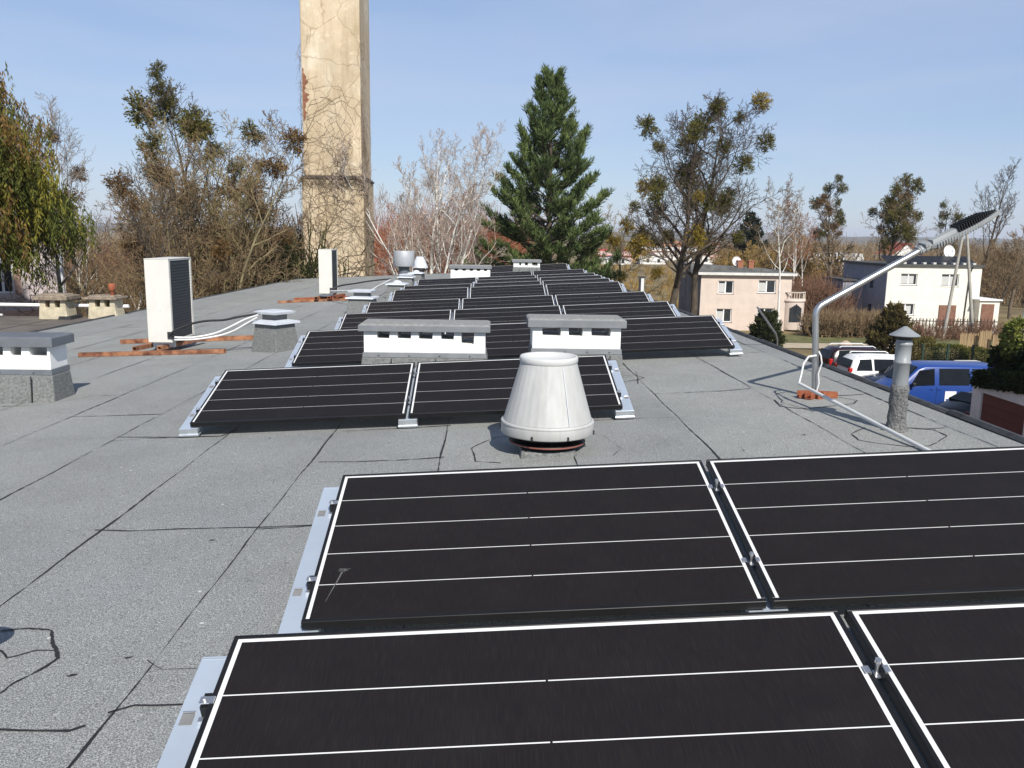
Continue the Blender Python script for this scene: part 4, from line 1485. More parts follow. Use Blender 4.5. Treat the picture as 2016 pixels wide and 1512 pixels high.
for k, (px, yt, Y, lab) in enumerate(((1445, 470, 98, 'yellow twigged willow behind the pale house, left'), (1500, 478, 104, 'yellow twigged willow behind the pale house, middle'), (1590, 465, 100, 'yellow twigged willow behind the pale house, right'))):
    b, h = place(px, Y, yt)
    bare_tree('willow', lab, b, h, .42, 170 + k, m_trunk=bark_mid, m_twig=twig_yel, t0=.1, stems=5, stem_fan=.6, nb=(9, 8, 6, 4), r0=.12, twig_r=.03, group='yellow willows')

# ------------------------------------------------------------------ conifers
def pine(name, label, base, height, rad, seed, m_leaf, whorls=26, z_lo=.1, tuft=.42, blades=26, droop=-.25, bl=(.24, .045), density=1.0, m_tr=None):
    rr = np.random.default_rng(seed)
    t = thing(name, label, 'tree', base)
    lines, C, D = [], [], []
    hs = np.linspace(0, height, 12)
    trunk = np.stack([rr.normal(0, .03, 12), rr.normal(0, .03, 12), hs], 1)
    V, Fc = tubes_np([(trunk, np.linspace(height * .016, .03, 12))], 8)
    np_mesh('trunk', V, Fc, m_tr or bark_dark, t, smooth=True)
    for wi in range(whorls):
        f = (wi + rr.uniform(-.3, .3)) / whorls
        z = height * (z_lo + (1 - z_lo) * f * .985)
        rmax = rad * (1 - f) ** .8 * (1 if f > .12 else .8 + f * 1.6) + .15
        nbr = int(6 + 3 * (1 - f))
        az0 = rr.uniform(0, 6.28)
        for bi in range(nbr):
            az = az0 + bi * 2 * math.pi / nbr + rr.normal(0, .2)
            ln = rmax * rr.uniform(.72, 1.12)
            rise = .75 * f + .05 + rr.normal(0, .09)          # upper limbs point up
            p = np.array([0, 0, z])
            n = 7
            pts = [p]
            d = norm(np.array([math.cos(az), math.sin(az), rise + droop * (1 - f)]))
            for k in range(1, n):
                d = norm(d + np.array([0, 0, .10]) + rr.normal(0, .05, 3))
                p = p + d * ln / (n - 1)
                pts.append(p)
            pts = np.array(pts)
            lines.append((pts, np.linspace(max(.03, .012 * ln + .02), .012, n)))
            # side shoots
            ns = int((4 + ln * 3.4) * density)
            for s in range(ns):
                tt = rr.uniform(.25, 1) ** .8
                fi = tt * (n - 1)
                i = min(int(fi), n - 2)
                pp = pts[i] + (pts[i + 1] - pts[i]) * (fi - i)
                dl = norm(pts[i + 1] - pts[i])
                sd = norm(dl + np.array([-dl[1], dl[0], 0]) * rr.choice([-1, 1]) * rr.uniform(.3, 1.0) + np.array([0, 0, rr.uniform(.05, .55)]))
                sl = rr.uniform(.35, .95) * (.5 + .25 * ln * (1 - tt * .6))
                q = pp + sd * sl
                lines.append((np.array([pp, pp + sd * sl * .5 + np.array([0, 0, -.02]), q]), np.array([.014, .011, .008])))
                for e in (1.0, .62, .3) if sl > .55 else (1.0, .5):
                    cpos = pp + sd * sl * e
                    m_ = blades
                    dd = rr.normal(0, .6, (m_, 3)) + sd * .7 + np.array([0, 0, .75])
                    dd /= np.linalg.norm(dd, axis=1, keepdims=True)
                    C.append(cpos + rr.normal(0, .06, (m_, 3)))
                    D.append(dd)
    V, Fc = tubes_np(lines, 4)
    np_mesh('limbs', V, Fc, m_tr or bark_dark, t)
    C, D = np.concatenate(C), np.concatenate(D)
    V, Fc = blade_cloud(C, D, bl[0] * rr.uniform(.7, 1.3, len(C)), bl[1], rr)
    np_mesh('crown', V, Fc, m_leaf, t)
    return t
pine_leaf = leafM('pine_needles', (.05, .078, .028), (.165, .215, .07), .55, .9)
b, h = place(1077, 50, 158)
pine('pine_tree', 'big dark green pine tree at the far end of the roof', b, h, 5.0, 201, pine_leaf, whorls=24, z_lo=.14, blades=18, bl=(.36, .05), density=.72)
spr = leafM('spruce_needles', (.01, .02, .011), (.026, .045, .022), .4, 1)
b, h = place(1467, 112, 424)
pine('spruce_tree', 'small dark spruce on the horizon between pine and houses', b, h, 3.6, 203, spr, whorls=16, z_lo=.1, blades=12, bl=(.5, .12), density=.55)
thu = leafM('thuja_leaves', (.06, .05, .018), (.13, .10, .03), .45, 1)
b, h = place(1762, 52, 612)
pine('conifer_shrub', 'small bronze green conifer shrub behind the vent pipe', b, h, 1.35, 207, thu, whorls=11, z_lo=.03, blades=14, bl=(.22, .08), density=1.2)
b, h = place(1512, 55, 622)
pine('conifer_shrub', 'small dark conifer shrub below the pale pink house', b, h, 1.0, 209, leafM('dark_shrub_leaves', (.02, .03, .012), (.06, .07, .025), .4, 1), whorls=10, z_lo=.03, blades=14, bl=(.22, .08), density=1.2)

# weeping conifer over the left corner of the roof
def weeping(label, base, height, seed):
    rr = np.random.default_rng(seed)
    t = thing('weeping_conifer', label, 'tree', base)
    trunk = np.stack([rr.normal(0, .05, 14), rr.normal(0, .05, 14), np.linspace(0, height, 14)], 1)
    V, Fc = tubes_np([(trunk, np.linspace(.28, .04, 14))], 10)
    np_mesh('trunk', V, Fc, bark_mid, t, smooth=True)
    lines, C, D, mi = [], [], [], []
    for bi in range(400):
        f = rr.uniform(.50, .995)
        z = height * f
        rmax = min(6.3, .5 + (1 - f) * height * .86)
        az = rr.uniform(0, 6.283)
        ln = rmax * rr.uniform(.7, 1.05)
        n = 9
        p = np.array([0, 0, z])
        d = norm(np.array([math.cos(az), math.sin(az), .35]))
        pts = [p]
        for k in range(1, n):
            d = norm(d + np.array([0, 0, -.11 - .02 * k]) + rr.normal(0, .06, 3))
            p = p + d * ln / (n - 1) * 1.12
            pts.append(p)
        pts = np.array(pts)
        lines.append((pts, np.linspace(.045, .010, n)))
        kind = rr.choice([0, 0, 0, 1, 2])
        for s in range(int(56 + 16 * ln)):
            tt = rr.uniform(.2, 1)
            fi = tt * (n - 1)
            i = min(int(fi), n - 2)
            pp = pts[i] + (pts[i + 1] - pts[i]) * (fi - i) + rr.normal(0, .24, 3) * np.array([1, 1, .3])
            sl = rr.uniform(.35, 1.15)
            m_ = int(7 + sl * 17)
            tpos = np.linspace(0, 1, m_)
            swing = rr.normal(0, .16, 2)
            cc = pp + np.stack([swing[0] * tpos * sl, swing[1] * tpos * sl, -tpos * sl], 1) + rr.normal(0, .03, (m_, 3))
            dd = np.stack([rr.normal(0, .45, m_), rr.normal(0, .45, m_), np.full(m_, -1.)], 1)
            dd /= np.linalg.norm(dd, axis=1, keepdims=True)
            C.append(cc)
            D.append(dd)
            mi.append(np.full(m_, kind if rr.random() < .75 else rr.integers(0, 3)))
    V, Fc = tubes_np(lines, 5)
    np_mesh('limbs', V, Fc, bark_mid, t)
    C, D, mi = np.concatenate(C), np.concatenate(D), np.concatenate(mi)
    V, Fc = blade_cloud(C, D, .16 * rr.uniform(.7, 1.4, len(C)), .038, rr)
    np_mesh('crown', V, Fc, [leafM('weeping_green', (.055, .07, .014), (.14, .15, .03), .45, 1.2), leafM('weeping_yellow', (.15, .14, .022), (.27, .24, .04), .45, 1.2),
                             leafM('weeping_bronze', (.12, .075, .025), (.24, .14, .045), .4, 1.2)], t, mi)
    return t
weeping('yellow green weeping conifer hanging over the left picture edge', (-18.0, 24.2, -5.5), 16.6, 301)

# ------------------------------------------------------------------ thickets that read as one mass
def thicket(name, spots, mats, seed, stems=7, h=(1.2, 2.4), twigs=16, r=.012):
    rr = np.random.default_rng(seed)
    lines, mi = [], []
    for (x, y, s) in spots:
        z = gz(x, y) - .03
        for k in range(stems):
            a = rr.uniform(0, 6.28)
            hh = rr.uniform(*h) * s
            d = norm(np.array([math.cos(a) * rr.uniform(.1, .6), math.sin(a) * rr.uniform(.1, .6), 1]))
            p = np.array([x + rr.normal(0, .3 * s), y + rr.normal(0, .3 * s), z])
            pts = [p]
            for q in range(4):
                d = norm(d + rr.normal(0, .12, 3) + np.array([0, 0, .05]))
                p = p + d * hh / 4
                pts.append(p)
            pts = np.array(pts)
            lines.append((pts, np.linspace(r * 2.2, r, 5)))
            for j in range(twigs):
                f = rr.uniform(.15, 1) * 4
                i = min(int(f), 3)
                pp = pts[i] + (pts[i + 1] - pts[i]) * (f - i)
                dd = norm(pts[i + 1] - pts[i] + rr.normal(0, .5, 3) * hh / 4 * 1.4)
                l2 = hh * rr.uniform(.15, .4)
                lines.append((np.array([pp, pp + dd * l2 * .5 + rr.normal(0, .04, 3) * l2, pp + dd * l2 + np.array([0, 0, .12 * l2])]), np.array([r, r * .8, r * .5])))
    V, Fc = tubes_np(lines, 3)
    return tag(np_mesh(name, V, Fc, mats), kind='stuff')
def scatter(n, x0, x1, y0, y1, s=(.7, 1.3), seed=0):
    rr = np.random.default_rng(seed)
    return [(rr.uniform(x0, x1) , rr.uniform(y0, y1), rr.uniform(*s)) for _ in range(n)]
def band(n, px0, px1, Y0, Y1, s=(.7, 1.3), seed=0):
    rr = np.random.default_rng(seed)
    o = []
    for _ in range(n):
        Y = rr.uniform(Y0, Y1)
        o.append((at(rr.uniform(px0, px1), 600, Y).x, Y, rr.uniform(*s)))
    return o
twig_rust = M('rust_twigs', (.16, .085, .05), .95, var=.25, vs=1, island=.35)
o = thicket('woodland', band(300, -250, 1080, 80, 150, (.7, 1.4), 1), twig_rust, 401, 5, (4, 6), 18, .03)
tag(o, 'brown leafless wood behind the trees on the left', 'woodland')
o = thicket('woodland', band(200, 700, 1010, 68, 120, (.7, 1.25), 2), twig_red, 402, 5, (5, 8), 20, .03)
tag(o, 'rusty red leafless wood behind the birches and the pine', 'woodland')
o = thicket('woodland', band(280, 1480, 2150, 100, 150, (.7, 1.25), 3), twig_brown, 403, 5, (3.8, 6.2), 20, .03)
tag(o, 'brown leafless wood behind the two houses', 'woodland')
o = thicket('woodland', band(240, 1180, 2100, 260, 520, (.7, 1.2), 12), twig_brown, 410, 4, (5, 8), 12, .08)
tag(o, 'distant brown tree belt across the plain', 'woodland')
o = thicket('undergrowth', band(150, 130, 620, 48, 72, (.8, 1.4), 4), twig_brown, 404, 6, (2, 4), 16, .018)
tag(o, 'brown scrub below the left trees', 'scrub')
o = thicket('undergrowth', band(120, 440, 610, 42, 60, (.8, 1.4), 5), leafM('scrub_green', (.03, .04, .012), (.09, .09, .03), .4), 405, 6, (3, 5.6), 30, .03)
tag(o, 'dark green scrub left of the tower', 'scrub')
o = thicket('hedge', band(240, 1600, 1740, 64, 68, (.8, 1.1), 6), twig_brown, 406, 6, (1.2, 1.9), 20, .018)
tag(o, 'clipped brown hedge before the grey house wall', 'hedge')
o = thicket('undergrowth', band(150, 1545, 1655, 72, 90, (.8, 1.4), 7), twig_rust, 407, 6, (1.6, 3.2), 18, .02)
tag(o, 'red brown scrub between the two houses', 'scrub')
o = thicket('undergrowth', band(110, 1740, 1990, 62, 66.5, (.6, 1.1), 8), twig_rust, 408, 5, (.7, 1.7), 15, .011)
tag(o, 'red twigged shrubs along the garden fence of white house', 'shrubs')
o = thicket('undergrowth', band(130, 1790, 2050, 46.5, 50, (.6, 1.0), 9), twig_olive, 409, 6, (.6, 1.2), 18, .012)
tag(o, 'olive brown low scrub behind the parked cars', 'scrub')
o = thicket('meadow_grass', band(500, 1000, 1420, 80, 240, (.5, 1.3), 10), twig_yel, 411, 5, (.5, 1.6), 10, .03)
tag(o, 'dry yellow tall grass on the far meadow', 'grass')

# ------------------------------------------------------------------ the tower
tx0, tx1, ty0 = -9.62, -6.50, 44.0
ty1 = 47.6
tz_band = CAM_Z + (hz(665) - 358) * ty0 / F_PX
tower = thing('plastered_tower', 'tall square plastered chimney tower, cracked beige, with dark band', 'tower', (tx0, ty0, gz(tx0, ty0) - .1))
tm = bpy.data.materials.new('old_beige_plaster')
tm.use_nodes = True
t = tm.node_tree
bsd = t.nodes['Principled BSDF']
bsd.inputs['Roughness'].default_value = .92
tcn = t.nodes.new('ShaderNodeTexCoord')
def tnoise(scale, detail, strv=None, rough=.6):
    n_ = t.nodes.new('ShaderNodeTexNoise')
    n_.inputs['Scale'].default_value = scale
    n_.inputs['Detail'].default_value = detail
    n_.inputs['Roughness'].default_value = rough
    if strv:
        mp_ = t.nodes.new('ShaderNodeMapping')
        mp_.inputs['Scale'].default_value = strv
        t.links.new(tcn.outputs['Object'], mp_.inputs['Vector'])
        t.links.new(mp_.outputs['Vector'], n_.inputs['Vector'])
    else:
        t.links.new(tcn.outputs['Object'], n_.inputs['Vector'])
    return n_.outputs['Fac']
def tramp(f, stops):
    r_ = t.nodes.new('ShaderNodeValToRGB')
    e = r_.color_ramp.elements
    while len(e) < len(stops): e.new(.5)
    for k, (p, c) in enumerate(stops):
        e[k].position = p
        e[k].color = (*c, 1)
    t.links.new(f, r_.inputs['Fac'])
    return r_.outputs['Color']
def tmix(a, b_, mode, fac=1.0):
    x = t.nodes.new('ShaderNodeMix')
    x.data_type = 'RGBA'
    x.blend_type = mode
    x.inputs['Factor'].default_value = fac
    t.links.new(a, x.inputs['A'])
    t.links.new(b_, x.inputs['B'])
    return x.outputs['Result']
c0 = tramp(tnoise(.55, 6), [(.3, (.46, .365, .235)), (.5, (.56, .455, .315)), (.72, (.66, .575, .44))])
c1 = tramp(tnoise(.9, 6, (1.2, 1.2, .16), .7), [(.35, (.72, .70, .66)), (.6, (1.05, 1.05, 1.05))])
c2 = tramp(tnoise(3.5, 6), [(.58, (1, 1, 1)), (.72, (1.25, 1.27, 1.32))])
cc = tmix(tmix(c0, c1, 'MULTIPLY', .9), c2, 'MULTIPLY')
vor = t.nodes.new('ShaderNodeTexVoronoi')
vor.feature = 'DISTANCE_TO_EDGE'
vor.inputs['Scale'].default_value = .42
mpd = t.nodes.new('ShaderNodeMapping')
t.links.new(tcn.outputs['Object'], mpd.inputs['Vector'])
wv = t.nodes.new('ShaderNodeMix')
wv.data_type = 'RGBA'
wv.blend_type = 'ADD'
wv.inputs['Factor'].default_value = .5
nv = t.nodes.new('ShaderNodeTexNoise')
nv.inputs['Scale'].default_value = 1.6
nv.inputs['Detail'].default_value = 5
t.links.new(tcn.outputs['Object'], nv.inputs['Vector'])
t.links.new(tcn.outputs['Object'], wv.inputs['A'])
t.links.new(nv.outputs['Color'], wv.inputs['B'])
t.links.new(wv.outputs['Result'], vor.inputs['Vector'])
crk = tramp(vor.outputs['Distance'], [(.004, (.5, .45, .4)), (.012, (1, 1, 1))])
cc = tmix(cc, crk, 'MULTIPLY', .55)
t.links.new(cc, bsd.inputs['Base Color'])
bpn = t.nodes.new('ShaderNodeBump')
bpn.inputs['Strength'].default_value = .35
bpn.inputs['Distance'].default_value = .04
t.links.new(tnoise(6, 5), bpn.inputs['Height'])
t.links.new(bpn.outputs['Normal'], bsd.inputs['Normal'])

Wd, Dp = tx1 - tx0, ty1 - ty0
zb0 = tz_band - tower.location.z
mb = MB()
mb.box(0, Wd, 0, Dp, 0, zb0)
mb.build('lower_shaft', tm, tower, bevel=.05)
mb = MB()
ins = .10
mb.box(ins, Wd - ins, ins, Dp - ins, zb0 + .16, zb0 + 17)
mb.build('upper_shaft', tm, tower, bevel=.06)
mb = MB()
mb.box(-.05, Wd + .05, -.05, Dp + .05, zb0 + .001, zb0 + .09)
mb.box(.03, Wd - .03, .03, Dp - .03, zb0 + .091, zb0 + .159)
mb.build('band', M('weathered_ledge', (.085, .065, .05), .9, var=.4, vs=3), tower, bevel=.015)
# patch of bare brick where the plaster has fallen away
mb = MB()
k = 16
k = 60
pz = [(.03 + (.17 + .09 * math.sin(i * .31) + .05 * math.sin(i * .9) + rng.uniform(-.05, .05)) * math.sin(PI * (i + .5) / k) ** .7, i) for i in range(k)]
zA = CAM_Z + (hz(605) - 250) * 44 / F_PX - tower.location.z
zB = CAM_Z + (hz(605) - 155) * 44 / F_PX - tower.location.z
poly = [(ins + .06, zA), (ins + .06, zB)] + [(ins + .06 + p, zA + (zB - zA) * i / (k - 1)) for p, i in reversed(pz)]
mb.prism(poly, ins - .012, ins + .02)
mb.build('bare_brick', M('bare_brick', (.23, .10, .06), .95, var=.35, vs=7, bump=.5), tower)

# bare creeper stems
def creeper():
    rr = np.random.default_rng(501)
    fine, bold = [], []
    tz = tower.location.z
    def walk(x, z, ang_, n, r, face, lv):
        pts = []
        for i in range(n):
            up_ = z > zb0
            off = (ins if up_ else 0)
            if face == 0:
                lim0, lim1 = off, Wd - off
                x_ = min(max(x, lim0 - .05), lim1 + .02)
                pts.append((tx0 + x_, ty0 + off - .015 - r + rr.normal(0, .008), tz + z))
            else:
                lim0, lim1 = off, Dp - off
                x_ = min(max(x, lim0), lim1)
                pts.append((tx0 + Wd - off + .015 + r, ty0 + x_, tz + z))
            step = .16
            ang_ += rr.normal(0, .30)
            ang_ = ang_ * .97
            x += math.sin(ang_) * step
            z += math.cos(ang_) * step
            if lv < 3 and rr.random() < .16 and i > 2:
                walk(x, z, ang_ + rr.choice([-1, 1]) * rr.uniform(.4, 1.1), int(n * rr.uniform(.3, .7)) + 3, r * .65, face, lv + 1)
            if z > zb0 + 8.2: break
        if len(pts) > 2:
            (bold if lv == 0 else fine).append((np.array(pts), np.linspace(r, r * .45, len(pts))))
    for i in range(22):
        walk(rr.uniform(.05, Wd - .05), rr.uniform(1.5, 5.5), rr.normal(0, .5), int(rr.uniform(16, 42)), rr.uniform(.010, .02), 0, 0)
    for i in range(10):
        walk(rr.uniform(.1, Wd - .1), zb0 - rr.uniform(0, 1.2), rr.normal(0, .9), int(rr.uniform(16, 34)), rr.uniform(.008, .014), 0, 1)
    for i in range(7):
        walk(rr.uniform(0, .12), zb0 + rr.uniform(-2, 4), rr.normal(0, .12), int(rr.uniform(16, 34)), .013, 0, 1)
    for i in range(16):
        walk(rr.uniform(.0, 1.4), rr.uniform(3, 9), rr.normal(0, .3), int(rr.uniform(18, 40)), rr.uniform(.012, .022), 1, 0)
    # loose strands hanging off the left edge and off the ledge
    for i in range(150):
        zz = zb0 + rr.uniform(-3.5, 6.5)
        s = rr.choice([0, 1], p=[.6, .4])
        x = tx0 + (ins if zz > zb0 else 0) - .01 if s == 0 else tx1 - (ins if zz > zb0 else 0) + .01
        d = np.array([rr.uniform(-.35, -.05) if s == 0 else rr.uniform(.05, .3), rr.uniform(-.1, .1), rr.normal(0, .3)])
        p0 = np.array([x, ty0 + rr.uniform(.05, .5), tz + zz])
        fine.append((np.array([p0, p0 + d * .5 + [0, 0, .05], p0 + d + [0, 0, -.12]]), np.array([.009, .007, .005])))
    for i in range(120):
        x = rr.uniform(tx0, tx1)
        p0 = np.array([x, ty0 - .07, tz + zb0 + rr.uniform(-.05, .12)])
        fine.append((np.array([p0, p0 + [rr.normal(0, .15), -.02, -.2], p0 + [rr.normal(0, .25), 0.03, -rr.uniform(.3, .7)]]), np.array([.010, .008, .005])))
    c = thing('climbing_vine', 'leafless climbing vine spreading over the beige tower', 'vine', (0, 0, 0))
    V, Fc = tubes_np(bold, 4)
    np_mesh('stem', V, Fc, M('vine_stem', (.19, .145, .1), .95, var=.3, vs=2), c)
    V, Fc = tubes_np(fine, 3)
    np_mesh('twig', V, Fc, MATS['vine_stem'], c)
creeper()

# ------------------------------------------------------------------ houses
glass_dark = M('window_glass', (.03, .035, .04), .08, var=.3, vs=.8, spec=.6)
curtain = M('net_curtain', (.5, .5, .48), .9, var=.15, vs=10, stretch=(6, 1, .3))
frame_white = M('white_window_frame', (.8, .8, .79), .5, var=.03)

def window(parent, x, z, w_, h_, y=0, mull=True, curt=.5, facing='y', mframe=None):
    """on a wall facing -Y at local y"""
    mf = MB()
    b = .07
    d0, d1 = y - .03, y + .06
    mf.box(x, x + w_, d0, d1, z, z + b)
    mf.box(x, x + w_, d0, d1, z + h_ - b, z + h_)
    mf.box(x, x + b, d0, d1, z + b + .001, z + h_ - b - .001)
    mf.box(x + w_ - b, x + w_, d0, d1, z + b + .001, z + h_ - b - .001)
    if mull:
        mf.box(x + w_ * .45, x + w_ * .45 + .1, d0, d1, z + b + .001, z + h_ - b - .001)
    mf.box(x - .08, x + w_ + .08, y - .12, y - .031, z - .05, z - .001)
    fr = mf.build('window', mframe or frame_white, parent)
    mg = MB()
    mg.box(x + b, x + w_ - b, y - .004, y + .02, z + b, z + h_ - b)
    mg.build('pane', glass_dark, fr)
    if curt:
        mc = MB()
        mc.box(x + b + .02, x + b + (w_ - 2 * b) * curt, y - .008, y - .005, z + b + .05, z + h_ * .8)
        mc.build('curtain', curtain, fr)
    return fr

def wall_w_holes(mb, x0, x1, z0, z1, y0, y1, holes):
    """front wall from x0..x1 with rectangular openings, as butted blocks"""
    hs = sorted(holes)
    xs_ = sorted(set([x0, x1] + [v for h_ in hs for v in (h_[0], h_[1])]))
    for a, b in zip(xs_[:-1], xs_[1:]):
        cut = sorted([(h_[2], h_[3]) for h_ in hs if h_[0] <= a + 1e-6 and h_[1] >= b - 1e-6])
        z = z0
        for c, d in cut:
            mb.box(a, b, y0, y1, z, c)
            z = d
        mb.box(a, b, y0, y1, z, z1)

# pale pink house
HY = 70
hx0, hx1 = at(1378, 600, HY).x, at(1556, 600, HY).x
hg = gz(hx0, HY) - .1
hz1 = CAM_Z + (hz(1460) - 541) * HY / F_PX
house = thing('pale_pink_house', 'pale pink two storey flat roofed house with rounded bay, beyond the roof edge', 'house', (hx0, HY, hg))
pink = M('pink_render', (.60, .50, .43), .9, var=.08, vs=1.2, detail=7, bump=.2, bs=12)
pw = hx1 - hx0
ph = hz1 - hg
def hw(px0, px1, py0, py1, Yh, x0h, gh):
    a, b = at(px0, py1, Yh), at(px1, py0, Yh)
    return a.x - x0h, b.x - x0h, a.z - gh, b.z - gh
wins = [hw(1413, 1445, 553, 578, HY, hx0, hg), hw(1492, 1528, 552, 577, HY, hx0, hg), hw(1409, 1441, 608, 634, HY, hx0, hg), hw(1489, 1522, 607, 634, HY, hx0, hg)]
mb = MB()
wall_w_holes(mb, 0, pw, 0, ph, 0, .3, wins)
mb.box(0, pw, .301, 8, 0, ph - .02)
mb.build('wall', pink, house)
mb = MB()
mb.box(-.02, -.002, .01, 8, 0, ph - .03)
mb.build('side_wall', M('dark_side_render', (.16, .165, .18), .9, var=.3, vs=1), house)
for (a, b, c, d) in wins:
    window(house, a, c, b - a, d - c, y=.12)
mb = MB()
mb.box(-.35, pw + .3, -.35, 8.3, ph + .001, ph + .22)
mb.build('fascia', M('fascia_white', (.62, .61, .58), .7), house)
mb = MB()
mb.box(-.33, pw + .28, -.33, 8.28, ph + .2205, ph + .26)
mb.prism([(-.33, ph + .261), (pw + .28, ph + .261), (pw + .28, ph + .30), (-.33, ph + .75)], 2.6, 8.28)
mb.build('roof', M('bitumen_grey', (.12, .12, .115), .9, var=.3, vs=1.5), house)
mb = MB()
r_ = .95
mb.lathe([(r_, .3), (r_, ph * .56)], (pw + .35, .5, 0), 20)
mb.lathe([(r_ + .08, ph * .56), (r_ + .08, ph * .6), (0, ph * .6)], (pw + .35, .5, 0), 20)
mb.build('bay', MATS['pink_render'], house)
mb = MB()
for k in range(14):
    a = 2 * PI * k / 14
    mb.box(-.03, .03, -.03, .03, ph * .6, ph * .6 + .5, 0, Matrix.Translation((pw + .35 + .95 * math.cos(a), .5 + .95 * math.sin(a), 0)))
mb.lathe([(.9, ph * .6 + .5), (1.0, ph * .6 + .5), (1.0, ph * .6 + .58), (.9, ph * .6 + .58)], (pw + .35, .5, 0), 20)
mb.build('balustrade', M('cream_balusters', (.55, .48, .41), .8), house)
mb = MB()
mb.lathe([(.965, ph * .22), (.965, ph * .5)], (pw + .35, .5, 0), 20)
bay = mb
n_ = 7
mbw = MB()
for k in range(n_):
    a0 = PI * 1.5 - .55 + 1.1 * k / n_
    a1 = PI * 1.5 - .55 + 1.1 * (k + 1) / n_
    zt0 = ph * .44 + .35 * (1 - abs((k + .5) / n_ - .5) * 2)
    mbw.add([(pw + .35 + .965 * math.cos(a0), .5 + .965 * math.sin(a0), ph * .2), (pw + .35 + .965 * math.cos(a1), .5 + .965 * math.sin(a1), ph * .2),
             (pw + .35 + .965 * math.cos(a1), .5 + .965 * math.sin(a1), zt0), (pw + .35 + .965 * math.cos(a0), .5 + .965 * math.sin(a0), zt0)], [(0, 1, 2, 3)])
mbw.build('arched_window', glass_dark, house)
for px in (1456, 1477):
    p = at(px, 535, HY + 3.2)
    mb = MB()
    mb.box(-.22, .22, -.2, .2, 0, .75)
    mb.box(-.26, .26, -.24, .24, .751, .84)
    o = mb.build('roof_chimney', brick, house)
    o.location = (p.x - hx0, 3.2, ph + .3)
def dish(name, label, px, py, Y, r, parent=None, off=None):
    t_ = thing(name, label, 'satellite dish', at(px, py, Y) if parent is None else off)
    if parent is not None:
        t_.parent = parent
    mb = MB()
    prof = [(0, 0), (r * .4, .02 * r * 3), (r * .75, .07 * r * 2.5), (r, .13 * r * 2.5)]
    mb.lathe(prof, (0, 0, 0), 28)
    mb.lathe([(r, .13 * r * 2.5), (r, .13 * r * 2.5 + .02), (r * .97, .13 * r * 2.5)], (0, 0, 0), 28)
    mb.bar((0, -r * .9, .1), (0, 0, r * 1.1), .04, .04)
    mb.box(-.06, .06, -.06, .06, r * 1.08, r * 1.22)
    o = mb.build('reflector', M('dish_white', (.72, .72, .72), .5), t_)
    o.rotation_euler = (R(78), 0, R(12))
    mb = MB()
    mb.tube([(0, .12, -r * 1.7), (0, .12, 0)], .04, 8)
    mb.build('mast', dark_metal, t_)
    return t_
dish('satellite_dish', 'white satellite dish on the pale pink house roof', 1449, 515, HY + 3.5, .42)

# white house with solar panels on its roof
WY = 75
wx0, wx1 = at(1742, 600, WY).x, at(1926, 600, WY).x
wg = gz(wx0, WY) - .1
wz1 = CAM_Z + (hz(1830) - 524) * WY / F_PX
wh = thing('white_house', 'white two storey house with black roof panels and grey side wall', 'house', (wx0, WY, wg))
W2, H2 = wx1 - wx0, wz1 - wg
wmat = M('cream_white_render', (.74, .72, .63), .9, var=.06, vs=1.5, detail=7)
wins = [hw(1772, 1807, 539, 561, WY, wx0, wg), hw(1852, 1889, 540, 564, WY, wx0, wg), hw(1765, 1801, 598, 620, WY, wx0, wg)]
mb = MB()
wall_w_holes(mb, 0, W2, 0, H2, 0, .3, wins)
mb.box(.0, W2, .301, 9.5, 0, H2 - .03)
mb.build('wall', wmat, wh)
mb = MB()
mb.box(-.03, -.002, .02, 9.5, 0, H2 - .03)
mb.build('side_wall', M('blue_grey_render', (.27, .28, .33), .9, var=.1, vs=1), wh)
for (a, b, c, d) in wins:
    window(wh, a, c, b - a, d - c, y=.12, curt=.85)
for (a, c) in ((2.6, H2 * .62), (2.6, H2 * .12)):
    mb = MB()
    mb.box(-.045, -.031, a, a + .7, c, c + 1.35)
    mb.build('side_window', glass_dark, wh)
mb = MB()
mb.box(-.22, W2 + .12, -.22, 9.7, H2 + .001, H2 + .16)
mb.build('eaves', M('dark_eaves', (.07, .07, .068), .7), wh)
for k in range(9):
    t_ = thing('roof_solar_panel', 'black solar panel on the white house roof, %s of nine from left' % ['first', 'second', 'third', 'fourth', 'fifth', 'sixth', 'seventh', 'eighth', 'last'][k], 'solar panel', (wx0 + .3 + k * .9, WY + .8, wg + H2 + .2), group='panels on the white house roof')
    mb = MB()
    mb.prism([(0, 0), (1.7, .62), (1.7, .66), (0, .04)], 0, .86, axis='x')
    mb.build('frame', black_frame, t_)
    mb = MB()
    mb.box(.3, .56, -.5, -.1, -.03, .13)
    mb.build('ballast_block', M('ballast_concrete', (.55, .54, .5), .9), t_)
# lean-to at the left of the grey wall
ax0 = at(1652, 600, WY + 5).x
mb = MB()
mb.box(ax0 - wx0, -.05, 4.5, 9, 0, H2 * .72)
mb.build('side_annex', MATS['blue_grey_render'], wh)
mb = MB()
mb.box(ax0 - wx0 - .15, -.04, 4.3, 9.2, H2 * .72 + .001, H2 * .72 + .14)
mb.build('annex_roof', MATS['dark_eaves'], wh)
mb = MB()
mb.tube([(W2 - .9, -.08, H2 - .05), (W2 - 1.1, -.08, H2 - .6), (W2 - 1.25, -.08, .4)], .05, 8)
mb.build('downpipe', dark_metal, wh)
for k, (a, b, c, d) in enumerate((hw(1845, 1882, 601, 640, WY, wx0, wg),)):
    mb = MB()
    mb.box(a, b, -.1, -.002, max(c, .05), d)
    mb.build('garage_door', M('brown_door', (.20, .10, .065), .8, var=.2), wh)
dish('satellite_dish', 'large white satellite dish on the white house roof below lamp head', 1866, 496, WY + 3, .6)

